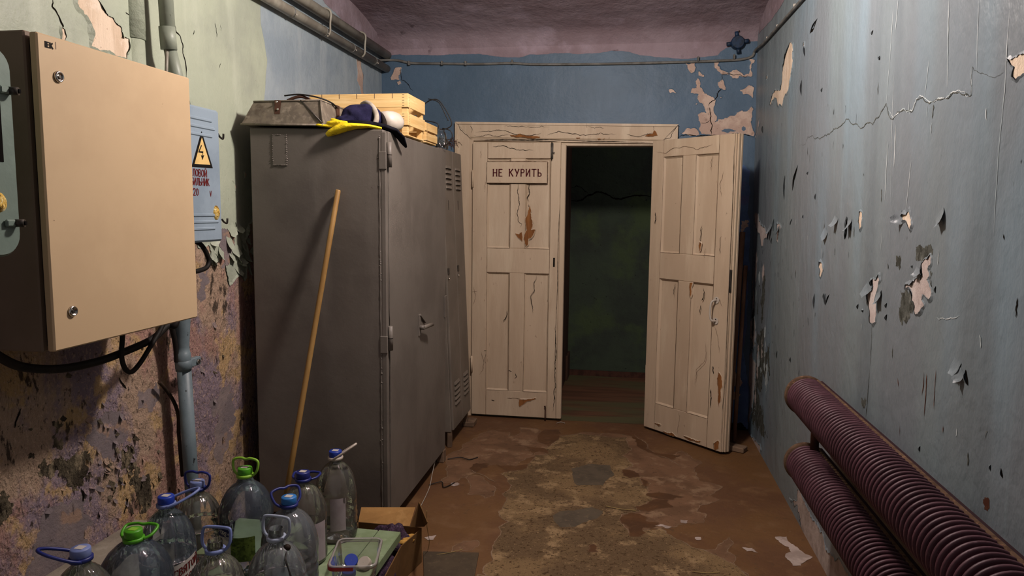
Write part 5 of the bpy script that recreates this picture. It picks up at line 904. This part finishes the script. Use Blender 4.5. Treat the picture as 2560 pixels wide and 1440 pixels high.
for v in range(len(wt.v)): pass
tag(wt.build('plastic_cup', loc=(-1.08, 3.2, 1.85)), 'translucent white plastic cup lying beside the navy cap', 'cup')
dcz = MB(); rings = []
path = [(-1.26, 3.045, 1.862, .045, .016), (-1.20, 3.035, 1.862, .05, .018), (-1.13, 3.04, 1.860, .05, .016), (-1.075, 3.06, 1.852, .045, .014), (-1.040, 3.09, 1.840, .04, .012), (-1.022, 3.13, 1.815, .03, .010), (-1.018, 3.17, 1.790, .017, .008), (-1.017, 3.195, 1.778, .008, .006)]
for i, (x_, y_, z_, w_, h_) in enumerate(path):
    d = Vector(path[min(i+1, len(path)-1)][:3])-Vector(path[max(i-1, 0)][:3]); rings.append(dcz.ring((x_, y_, z_+.010), d, h_, 16, ry=w_) if False else dcz.ring((x_, y_, z_+.008), d, w_*.75, 16, ref=(0, 0, 1), ry=h_))
dcz.loft(rings, 'cloth_black'); o = tag(dcz.build('dark_cloth', loc=(-1.1, 3.06, 1.85)), 'black cloth slung over the front corner of the cabinet', 'cloth')
gl = MB()
def limb(m, pts, mat):
    rings = []
    for i, (x_, y_, z_, a_, b_) in enumerate(pts):
        d = Vector(pts[min(i+1, len(pts)-1)][:3])-Vector(pts[max(i-1, 0)][:3]); rings.append(m.ring((x_, y_, z_), d, a_, 14, ref=(0, 0, 1), ry=b_))
    m.loft(rings, mat)
G = lambda px, py, y: None
limb(gl, [(-1.075, 3.03, 1.850, .018, .006), (-1.12, 3.005, 1.857, .022, .008), (-1.17, 2.99, 1.857, .028, .012), (-1.215, 2.985, 1.853, .030, .018), (-1.255, 2.982, 1.842, .026, .020), (-1.29, 2.982, 1.828, .020, .015), (-1.308, 2.982, 1.818, .011, .010)], 'glove_yellow')
limb(gl, [(-1.22, 3.0, 1.868, .014, .012), (-1.26, 2.995, 1.873, .013, .011), (-1.295, 2.995, 1.872, .012, .010), (-1.312, 2.995, 1.872, .007, .006)], 'glove_yellow')
limb(gl, [(-1.25, 3.0, 1.862, .011, .008), (-1.30, 2.995, 1.857, .008, .006), (-1.345, 2.985, 1.862, .009, .006), (-1.36, 2.985, 1.863, .005, .004)], 'glove_yellow')
limb(gl, [(-1.26, 3.02, 1.876, .010, .009), (-1.29, 3.02, 1.886, .010, .009), (-1.305, 3.02, 1.890, .006, .006)], 'glove_yellow')
o = tag(gl.build('work_glove', loc=(-1.2, 3.0, 1.85)), 'yellow rubber work glove drooping over the cabinet edge', 'glove'); remesh(o, .0035, 3)
# wire coil behind the crates
m = MB()
for (pts) in ([(-1.12, 3.95, 2.02), (-1.09, 3.95, 2.12), (-1.02, 3.95, 2.15), (-.97, 3.95, 2.10), (-.93, 3.95, 2.02), (-.955, 3.95, 1.99), (-1.0, 3.95, 1.985)], [(-1.06, 3.93, 2.15), (-1.0, 3.93, 2.13), (-.96, 3.93, 2.06), (-.945, 3.93, 2.03)], [(-.98, 3.94, 1.99), (-.935, 3.94, 1.975), (-.925, 3.94, 1.94), (-.955, 3.94, 1.90), (-1.0, 3.94, 1.89)]):
    m.tube([(x_-.06, y_, z_-.035) for x_, y_, z_ in pts], .0032, 'wire_dark', n=6)
m.tube([(-1.06, 3.95, 1.86), (-1.08, 3.95, 1.92), (-1.07, 3.95, 1.98), (-1.17, 3.95, 2.0), (-1.18, 3.95, 1.985)], .0032, 'wire_dark', n=6)
tag(m.build('wire_coil', loc=(-1.05, 3.95, 1.846)), 'loose loops of dark wire springing up behind the wooden crates', 'wire')
def jar(x, y, z, r, h, label):
    t = thing('glass_jar', label, 'jar', (x, y, z), 'glass jars on the locker')
    m = MB(); m.lathe((x, y, z), [(.001, 0), (r*.9, .001), (r, .006), (r, h*.72), (r*.92, h*.80), (r*.74, h*.86), (r*.74, h)], 'jar_glass', n=28); m.build('jar_body', t)
    m = MB(); m.lathe((x, y, z), [(r*.74, h*.985), (r*.79, h*.98), (r*.79, h), (r*.74, h*1.005)], 'jar_glass', n=28); m.build('jar_rim', t)
ZL = 1.878
jar(-1.150, 4.31, ZL, .034, .115, 'taller clear glass jar at the front of the locker top')
jar(-1.165, 4.42, ZL, .034, .080, 'shorter clear glass jar behind the taller one on the locker top')
m = MB()
for k in range(40):
    a = random.random()*6.28; c = Vector((-1.17+random.gauss(0, .03), 4.52+random.gauss(0, .04), ZL+.03+abs(random.gauss(0, .022)))); d = Vector((random.gauss(0, 1), random.gauss(0, 1), random.gauss(0, .6))).normalized()*.035
    m.tube([tuple(c-d), tuple(c+Vector((random.gauss(0, .01), random.gauss(0, .01), .012))), tuple(c+d)], .0016, 'rust_metal', n=5, sub=4)
tag(m.build('wire_tangle', loc=(-1.17, 4.52, ZL)), 'rusty tangle of fine wire on the locker top behind the jars', 'wire', kind='stuff')

# broom stick
m = MB(); a = Vector((-1.455, 2.715, .0)); b_ = Vector((-1.259, 2.983, 1.581)); d = b_-a
m.loft([m.ring(tuple(a+d*t), d, r_, 18) for t, r_ in ((0, .0125), (.3, .0122), (.7, .0118), (.997, .0115), (1.0, .0095))], 'stick_wood')
tag(m.build('broom_stick', loc=tuple(a)), 'long bare wooden stick leaning against the grey cabinet', 'stick')

# ================================================================ BENCH, BOTTLES, TUB, CARTON
ZB = .20
be = thing('low_bench', 'low bench of green painted planks under the water bottles', 'bench', (-1.28, 2.0, 0))
for x0, x1 in ((-1.58, -1.29), (-1.286, -1.085), (-1.081, -.968), (-.965, -.872)):
    m = MB(); m.box((x0, 1.15, ZB-.038), (x1, 2.655-random.random()*.006, ZB), 'board_green', .003); m.build('plank', be)
for y_ in (1.35, 2.36):
    m = MB(); m.box((-1.55, y_, 0), (-.905, y_+.035, ZB-.039), 'light_wood', .003); m.build('leg', be)

def superm(p, flute=0, famp=0, z0=0, z1=1, sq=0.0):
    def f(r, z, a):
        q = r
        if sq: c, s_ = abs(math.cos(a)), abs(math.sin(a)); e = 4; q = r*((1-sq)+sq*1/((c**e+s_**e)**(1/e)))
        if flute and z0 < z < z1: w = math.sin(math.pi*(z-z0)/(z1-z0)); q *= 1+famp*w*math.cos(flute*a)
        return q
    return f
def bottle(x, y, R, H, label, mat='bottle_clear', cap='plastic_blue', cap_h=True, handle=None, hcol=None, flute=16, style='round', grp='large water bottles on the green bench', sticker='label_white', z=ZB, ang=0.0, capang=0):
    t = thing('water_bottle', label, 'bottle', (x, y, z), grp)
    hs = H-.03                     # top of the shoulder
    nr = .0215
    if style == 'round':
        sh = [(R*math.cos(a)**1.0 if a < 1.5 else nr, .52*hs+(hs-.012-.52*hs)*math.sin(a)) for a in [k*.1428 for k in range(0, 10)]]
        sh = [(max(nr*1.02, r), z_) for r, z_ in sh]
        body = [(.004, .014), (R*.55, .006), (R*.86, .0), (R*.97, .008), (R, .022)]
        zz = .04
        while zz < .50*hs: body += [(R, zz), (R*.972, zz+.008), (R, zz+.016)]; zz += .032
        prof = body+[(R, .515*hs)]+sh[1:]+[(nr*1.05, hs-.008), (nr, hs-.004), (nr, H-.022)]
        mod = superm(None, flute, .034, .46*hs, hs-.002)
    else:                          # squat family bottle with a waist
        prof = [(.004, .014), (R*.6, .006), (R*.88, 0), (R*.98, .010), (R, .03), (R, .12), (R*.965, .135), (R*.965, .15), (R, .165), (R, .20), (R*.985, .215), (R*.94, .235), (R*.84, .262), (R*.68, .287), (R*.48, .306), (R*.33, .316), (nr*1.15, hs-.010), (nr, hs-.004), (nr, H-.022)]
        mod = superm(None, 8, .012, .03, .30, .10)
    m = MB(); m.lathe((x, y, z), prof, mat, n=64, mod=mod); m.build('bottle_body', t)
    zt = z+hs
    # tamper ring
    rc = MB(); rc.lathe((x, y, 0), [(.0225, zt-.006), (.0295, zt-.005), (.0300, zt+.004), (.0255, zt+.006), (.0225, zt+.006)], hcol or cap or mat, n=32); ro = rc.build('neck_ring', t)
    if cap:
        c = MB()
        c.lathe((x, y, 0), [(.0245, zt+.007), (.0250, zt+.008), (.0250, zt+.026), (.0235, zt+.029), (.001, zt+.0295)], cap, n=48, mod=lambda r, z_, a: r*(1+.012*math.cos(24*a)) if z_ < zt+.025 else r)
        co = c.build('cap', t)
        s_ = MB(); Mx = Matrix.Translation((x, y, zt+.0297)) @ Matrix.Rotation(capang, 4, 'Z')
        s_.box((-.012, -.010, 0), (.012, .010, .0005), sticker, 0, Mx); so = s_.build('cap_sticker', co); 
    else:
        c = MB(); c.lathe((x, y, 0), [(nr, zt-.004), (nr*1.03, zt+.006), (nr, zt+.008), (nr*1.05, zt+.013), (nr, zt+.016), (nr, H+z-.002), (nr*1.03, H+z), (nr*.93, H+z), (nr*.92, zt)], mat, n=40); c.build('screw_neck', t)
    if handle:
        kind, az, tiltv = handle; u = Vector((math.cos(az), math.sin(az), 0)); w = Vector((-math.sin(az), math.cos(az), 0)); up_ = (Vector((0, 0, 1))*math.sin(tiltv)+w*math.cos(tiltv)).normalized()
        c0 = Vector((x, y, zt)); h = MB()
        if kind == 'loop': q = [(-.029, 0), (-.044, .016), (-.049, .044), (-.042, .056), (-.018, .061), (0, .0575), (.018, .061), (.042, .056), (.049, .044), (.044, .016), (.029, 0)]
        elif kind == 'square': q = [(-.029, 0), (-.040, .012), (-.045, .030), (-.043, .056), (-.034, .064), (0, .066), (.034, .064), (.043, .056), (.045, .030), (.040, .012), (.029, 0)]
        elif kind == 'side': q = [(-.018, .020), (-.026, .035), (-.022, .062), (-.004, .082), (.008, .080), (.010, .060), (.016, .035), (.018, .020)]
        else: q = [(-.029, 0), (-.036, .03), (-.026, .075), (-.012, .098), (.0, .104), (.012, .098), (.026, .075), (.036, .03), (.029, 0)]
        pts = [tuple(c0+u*a_+up_*b_) for a_, b_ in q]
        h.tube(pts, .0046 if kind != 'flat' else .0042, hcol or cap, n=8, sub=5); h.build('carry_handle', t)
    return t
PI = math.pi
B = {}
B[1] = bottle(-1.406, 1.590, .085, .400, 'clear water bottle nearest the wall at the lower left, navy ring and periwinkle cap', 'bottle_clear', 'plastic_periwinkle', handle=('long', 2.29, .45), hcol='plastic_navy')
B[2] = bottle(-1.411, 1.799, .102, .355, 'wide bluish water bottle with green cap and drooping green handle, front left', 'bottle_bluish', 'plastic_green', handle=('loop', .15, .35), hcol='plastic_green', style='squat', sticker='plastic_lime')
B[3] = bottle(-1.435, 1.985, .085, .380, 'bluish water bottle with dark blue cap and a red lettered label', 'bottle_bluish', 'plastic_blue', handle=('long', 2.2, PI-.35), hcol='plastic_periwinkle')
B[4] = bottle(-1.508, 2.262, .079, .318, 'clear water bottle with pale blue cap and upright navy handle before the conduit', 'bottle_clear', 'plastic_periwinkle', handle=('loop', 0.0, 1.52), hcol='plastic_navy')
B[5] = bottle(-1.191, 1.863, .083, .310, 'open water bottle with upright periwinkle handle, front middle', 'bottle_clear', None, handle=('square', .05, 1.35), hcol='plastic_periwinkle')
B[6] = bottle(-1.336, 2.289, .094, .370, 'wide bluish bottle with green cap, upright lime handle and a leafy label', 'bottle_bluish', 'plastic_green', handle=('loop', 0.0, 1.45), hcol='plastic_lime', style='squat')
B[7] = bottle(-1.089, 2.132, .092, .345, 'bluish water bottle with sky blue cap and navy handle tipped left', 'bottle_hazy', 'plastic_sky', handle=('loop', .9, .95), hcol='plastic_navy')
B[8] = bottle(-1.042, 1.952, .087, .320, 'hazy open water bottle with pale upright handle and a dangling twisted wire', 'bottle_hazy', None, handle=('square', -.05, 1.50), hcol='plastic_pale')
B[9] = bottle(-1.150, 2.364, .083, .340, 'clear water bottle with navy cap and flat navy handle behind the sky blue cap', 'bottle_clear', 'plastic_navy', handle=('loop', .1, .10), hcol='plastic_navy')
B[10] = bottle(-1.112, 2.570, .082, .352, 'tall clear bottle at the back with a blue cap and white handle sticking out', 'bottle_clear', 'plastic_blue', handle=('long', -PI*.5, .62), hcol='plastic_white', style='round', flute=8)
# labels
def wrap(cx, cy, r, a0, z0): return lambda x_, y_, z_: (cx+(r+z_)*math.cos(a0+x_/r), cy+(r+z_)*math.sin(a0+x_/r), z0+y_)
def label_band(t, cx, cy, r, a0, a1, z0, z1, mat, name='label', slope=0.0, h=.0012):
    m = MB(); n = 16; vs = []
    for i in range(n+1):
        a = a0+(a1-a0)*i/n
        for z_ in (z0, z1): vs.append((cx+(r+h)*math.cos(a), cy+(r+h)*math.sin(a), z_+slope*(i/n)))
    m.add(vs, [(2*i, 2*i+2, 2*i+3, 2*i+1) for i in range(n)], mat, True); return m.build(name, t)
l3 = label_band(B[3], -1.435, 1.985, .0855, -1.35, .2, ZB+.035, ZB+.165, 'label_white', slope=.03)
for s_, zz in (('СВЯТОЙ', .148), ('ИСТОЧНИК', .112)):
    f0 = wrap(-1.435, 1.985, .0872, -.78, ZB+zz); text('lettering', s_, .023, (0, 0, 0), (1, 0, 0), (0, 0, 1), 'ink_red', l3, sx=.85, wt=.17, align='LEFT', fn=lambda x_, y_, z_: f0(x_, y_+x_*.32, z_))
l6 = label_band(B[6], -1.338, 2.287, .099, -2.15, -.75, ZB+.062, ZB+.150, 'label_leaf'); label_band(B[6], -1.338, 2.287, .0995, -2.15, -1.58, ZB+.062, ZB+.150, 'label_white', 'label_panel')
l6b = label_band(B[6], -1.338, 2.287, .0995, -2.15, -1.5, ZB+.150, ZB+.190, 'label_navy', 'label_banner', slope=-.018)
f0 = wrap(-1.338, 2.287, .1015, -1.78, ZB+.162); text('lettering', 'FOREST', .015, (0, 0, 0), (1, 0, 0), (0, 0, 1), 'label_white', l6b, wt=.17, fn=lambda x_, y_, z_: f0(x_, y_-x_*.28, z_))
m = MB()
for k in range(12): a = -1.80+k*.016; r_ = .1012; m.box((-.0006 if k % 3 else -.001, 0, 0), (.0006, .0003, .020), 'ink_black', 0, Matrix.Translation((-1.338+r_*math.cos(a), 2.287+r_*math.sin(a), ZB+.068)) @ Matrix.Rotation(a+PI/2, 4, 'Z'))
m.build('barcode', l6)
label_band(B[10], -1.112, 2.570, .0815, -1.45, -.72, ZB+.055, ZB+.185, 'label_pink', 'label')
label_band(B[9], -1.150, 2.364, .0835, -.95, -.05, ZB+.02, ZB+.165, 'label_pink', 'label')
# water left in the bluish bottle
m = MB(); m.lathe((-1.089, 2.132, ZB), [(.001, .006), (.075, .008), (.087, .020), (.087, .075), (.001, .077)], 'water', n=40); m.build('water', B[7])
tw = [(-1.005, 1.955, .462), (-.998, 1.925, .452), (-.985, 1.905, .44), (-.968, 1.89, .41), (-.952, 1.885, .36), (-.945, 1.885, .30), (-.944, 1.886, .22), (-.938, 1.88, .203)]
m = MB(); m.tube(tw, .0022, 'wire_dark', n=6); m.tube([(p_[0]+.003*math.sin(i*2.1), p_[1]+.003*math.cos(i*2.1), p_[2]) for i, p_ in enumerate(tw)], .002, 'wire_dark', n=6); blob(m, (-1.003, 1.945, .464), .012, .010, .010, 'brown_cable', sd=1.1, n=10, k=6)
tag(m.build('twisted_wire', loc=tw[-1]), 'twisted dark wire hanging from the handle of the hazy open bottle', 'wire')

# clear plastic tub with caps in it
tb = thing('plastic_tub', 'clear plastic food tub with a red clip, on the green bench', 'tub', (-.914, 2.28, ZB))
tx, ty, TA = -.914, 2.280, .22
def rrect(cx, cy, w, d, z, r, k=5, rot=TA):
    out = []
    for (sx, sy, a0) in ((1, 1, 0), (-1, 1, 90), (-1, -1, 180), (1, -1, 270)):
        for i in range(k+1): a = math.radians(a0+90*i/k); x_ = sx*(w-r)+r*math.cos(a); y_ = sy*(d-r)+r*math.sin(a); out.append((cx+x_*math.cos(rot)-y_*math.sin(rot), cy+x_*math.sin(rot)+y_*math.cos(rot), z))
    return out
w_, d_ = .078, .102; zt = ZB+.092
m = MB(); m.loft([rrect(tx, ty, w_-.022, d_-.022, ZB+.003, .012), rrect(tx, ty, w_-.014, d_-.014, ZB+.002, .018), rrect(tx, ty, w_-.010, d_-.010, ZB+.012, .020), rrect(tx, ty, w_-.004, d_-.004, zt-.012, .022), rrect(tx, ty, w_-.002, d_-.002, zt, .022)], 'tub_clear', False); m.build('tub_body', tb)
m = MB(); m.loft([rrect(tx, ty, w_-.004, d_-.004, zt-.010, .022), rrect(tx, ty, w_+.004, d_+.004, zt-.010, .026), rrect(tx, ty, w_+.005, d_+.005, zt+.001, .027), rrect(tx, ty, w_+.002, d_+.002, zt+.004, .025), rrect(tx, ty, w_-.003, d_-.003, zt+.002, .022)], 'tub_edge', False); m.build('tub_rim', tb)
rr_ = rrect(tx, ty, w_+.007, d_+.007, 0, .028); m = MB(); seg = rr_[12:19]
seg2 = [tuple(Vector(seg[-1]).lerp(Vector(rr_[18]), t)) for t in (0, )]
a_, b_ = Vector(rr_[17]), Vector(rr_[18]); strip = [Vector(rr_[11]).lerp(Vector(rr_[12]), .7)]+[Vector(p_) for p_ in rr_[12:18]]+[a_.lerp(b_, .55)]
vs = []
for p_ in strip: vs += [(p_.x, p_.y, zt-.014), (p_.x, p_.y, zt-.001)]
m.add(vs, [(2*i, 2*i+1, 2*i+3, 2*i+2) for i in range(len(strip)-1)], 'plastic_red', True); co = m.build('clip', tb); co['label'] = 'red lid clip'
def capthing(x, y, z, rot, mat, label):
    M = Matrix.Translation((x, y, z)) @ rot; m = MB(); n = 30
    rings = [[tuple(M @ Vector((r_*math.cos(2*PI*i/n), r_*math.sin(2*PI*i/n), h_))) for i in range(n)] for r_, h_ in ((.001, .0), (.023, .0), (.0245, -.003), (.0245, -.018), (.022, -.018), (.021, -.003))]
    m.loft(rings, mat, False, smooth=False); return tag(m.build('bottle_cap', loc=(x, y, z)), label, 'bottle cap', 'bottle caps in the tub')
p = (-0.9552,2.3327,0.232); capthing(p[0], p[1], p[2], Matrix.Rotation(.75, 4, 'X') @ Matrix.Rotation(.3, 4, 'Y'), 'plastic_blue', 'blue screw cap tipped up inside the clear tub')
p = (-0.909,2.3312,0.228); capthing(p[0], p[1], p[2], Matrix.Rotation(.75, 4, 'X') @ Matrix.Rotation(-.25, 4, 'Y'), 'plastic_white', 'white screw cap leaning on the blue one inside the tub')
p = (-0.9434,2.2808,0.222); capthing(p[0], p[1], p[2], Matrix.Rotation(.1, 4, 'X'), 'plastic_navy', 'navy screw cap lying flat under the others in the tub')

# carton
ct = thing('cardboard_box', 'open brown cardboard box on the floor beside the green bench', 'box', (-.86, 2.7, 0))
zc = .155; A0, A1, A2, A3 = [(-1.112,0.148),(-0.882,0.159)], None, [(-0.827,2.795)][0], [(-0.862,2.623)][0]
A0, A1 = (A0[0][0], 2.80), (A0[1][0], 2.80); A4 = [(-0.845,2.358)][0]
def wall4(m, p, q, z0, z1, th, mat, p1=None, q1=None):
    p = Vector(p+(z0,)); q = Vector(q+(z0,)); pt_ = Vector((p1 or p.xy.to_tuple())+(z1,)); qt = Vector((q1 or q.xy.to_tuple())+(z1,)); n_ = (q-p).cross(Vector((0, 0, 1))).normalized()*th
    m.hull([tuple(p), tuple(q), tuple(q+n_), tuple(p+n_)], [tuple(pt_), tuple(qt), tuple(qt+n_), tuple(pt_+n_)], mat)
m = MB(); wall4(m, A0, A1, 0.001, zc, .004, 'cardboard_dark'); wall4(m, A1, A2, 0.001, zc, .004, 'cardboard_dark'); wall4(m, A2, A3, .001, zc-.004, .004, 'cardboard_dark'); wall4(m, A3, A4, .001, zc-.006, .004, 'cardboard_dark'); wall4(m, (A0[0], 2.675), A0, .001, zc, .004, 'cardboard_dark')
m.poly([(A0[0], 2.80, .003), A1+(.003,), A2+(.003,), A3+(.003,), A4+(.003,), (-.862, 2.675, .003), (A0[0], 2.675, .003)], 'cardboard_dark'); m.build('box_walls', ct)
f0, f1 = (-1.1255,2.87,0.1877), (-0.8783,2.87,0.2078)
m = MB(); m.hull([A0+(zc,), A1+(zc,), (A1[0], 2.804, zc), (A0[0], 2.804, zc)], [f0, f1, (f1[0], 2.874, f1[2]), (f0[0], 2.874, f0[2])], 'cardboard'); fo = m.build('flap', ct); fo['label'] = 'lighter back flap tilted up'
r0, r1 = (-0.847,2.82,0.2565), (-0.764,2.66,0.2441)
m = MB(); m.hull([(A1[0]+.004, A1[1]-.01, zc), (A2[0]+.004, A2[1]+.01, zc), (A2[0]+.008, A2[1]+.01, zc), (A1[0]+.008, A1[1]-.01, zc)], [r0, r1, (r1[0]+.004, r1[1], r1[2]), (r0[0]+.004, r0[1], r0[2])], 'cardboard_dark'); m.build('flap', ct)
m = MB(); blob(m, (-.945, 2.732, .085), .080, .052, .10, 'mesh_purple', n=40, k=24, wob=.45, sd=3.3, zmin=.006); blob(m, ((A3[0]+A4[0])/2-.035, (A3[1]+A4[1])/2+.02, .075), .032, .12, .072, 'mesh_purple', n=36, k=20, wob=.4, sd=6.1, zmin=.006)
o = tag(m.build('mesh_sack', loc=(-.94, 2.73, 0)), 'crumpled purple mesh sack stuffed in the cardboard box', 'sack')
for i, (x_, y_, z_) in enumerate(((-0.8621,2.7254,0.13), (-0.8771,2.7075,0.125), (-0.8673,2.7754,0.12))):
    m = MB(); blob(m, (x_, y_, z_), .026, .014, .012, 'peel_yellow', n=16, k=9, wob=.3, sd=i*3.7); o = m.build('wood_chip', loc=(x_, y_, z_))
    tag(o, ['yellow chip lying on top in the cardboard box', 'yellow chip nearest the front rim of the cardboard box', 'yellow chip deepest in the cardboard box, by its right wall'][i], 'chip', 'yellow chips in the carton')
m = MB(); q = [(-0.845,2.8784,0),(-0.6027,2.9126,0),(-0.5782,2.7089,0),(-0.585,2.4828,0),(-0.7159,2.4588,0)]; m.poly([(a_, b_, .007) for a_, b_, c_ in q], 'sheet_grey'); nq = len(q); m.add([(a_, b_, .001) for a_, b_, c_ in q]+[(a_, b_, .007) for a_, b_, c_ in q], [(i, (i+1) % nq, nq+(i+1) % nq, nq+i) for i in range(nq)], 'sheet_grey')
tag(m.build('rubber_sheet', loc=(-.7, 2.8, 0)), 'dark grey square sheet lying flat on the floor by the carton', 'sheet')

# loose wires and straw by the cabinet
cable('loose_wire', 'thin white wire trailing from under the cabinet to the carton', [(-1.06, 3.86, .06), (-1.035, 3.70, .03), (-1.01, 3.55, .012), (-.99, 3.30, .006), (-.975, 3.10, .006), (-.95, 2.95, .01)], .0018, 'wire_white', 'wire', n=6)
cable('loose_wire', 'short dark wire on the floor at the far foot of the cabinet', [(-1.03, 4.03, .006), (-.96, 4.06, .012), (-.90, 4.05, .006), (-.86, 4.10, .005)], .0028, 'wire_dark', 'wire', n=6)
cable('loose_wire', 'dark bent wire on the floor along the cabinet foot', [(-1.03, 3.62, .005), (-.97, 3.66, .012), (-.94, 3.60, .007), (-.90, 3.68, .005)], .0028, 'wire_dark', 'wire', n=6)
cable('straw_stem', 'long dry straw standing up behind the carton', [(-.83, 2.90, .004), (-.815, 2.87, .06), (-.805, 2.80, .16), (-.80, 2.78, .24)], .0013, 'straw', 'straw', n=5)
cable('straw_stem', 'short dry straw lying on the floor right of the carton', [(-.79, 2.86, .005), (-.73, 2.88, .010), (-.68, 2.93, .006)], .0013, 'straw', 'straw', n=5)
cable('straw_stem', 'dry straw in the middle of the floor', [(-0.0672,3.5191,0.006),(0.0037,3.4978,0.006),(0.0835,3.4933,0.006)], .0016, 'straw', 'straw', n=5)
cable('straw_stem', 'dry straw lying on bare concrete at the bottom of the view', [(0.3087,2.9182,0.006),(0.3653,2.9152,0.006),(0.4241,2.9329,0.006)], .0016, 'straw', 'straw', n=5)
cable('straw_stem', 'dry straw on the floor just before the doorway', [(-0.4545,4.8891,0.006),(-0.4293,4.9235,0.006),(-0.3988,4.9004,0.006)], .0025, 'wire_white', 'straw', n=5)
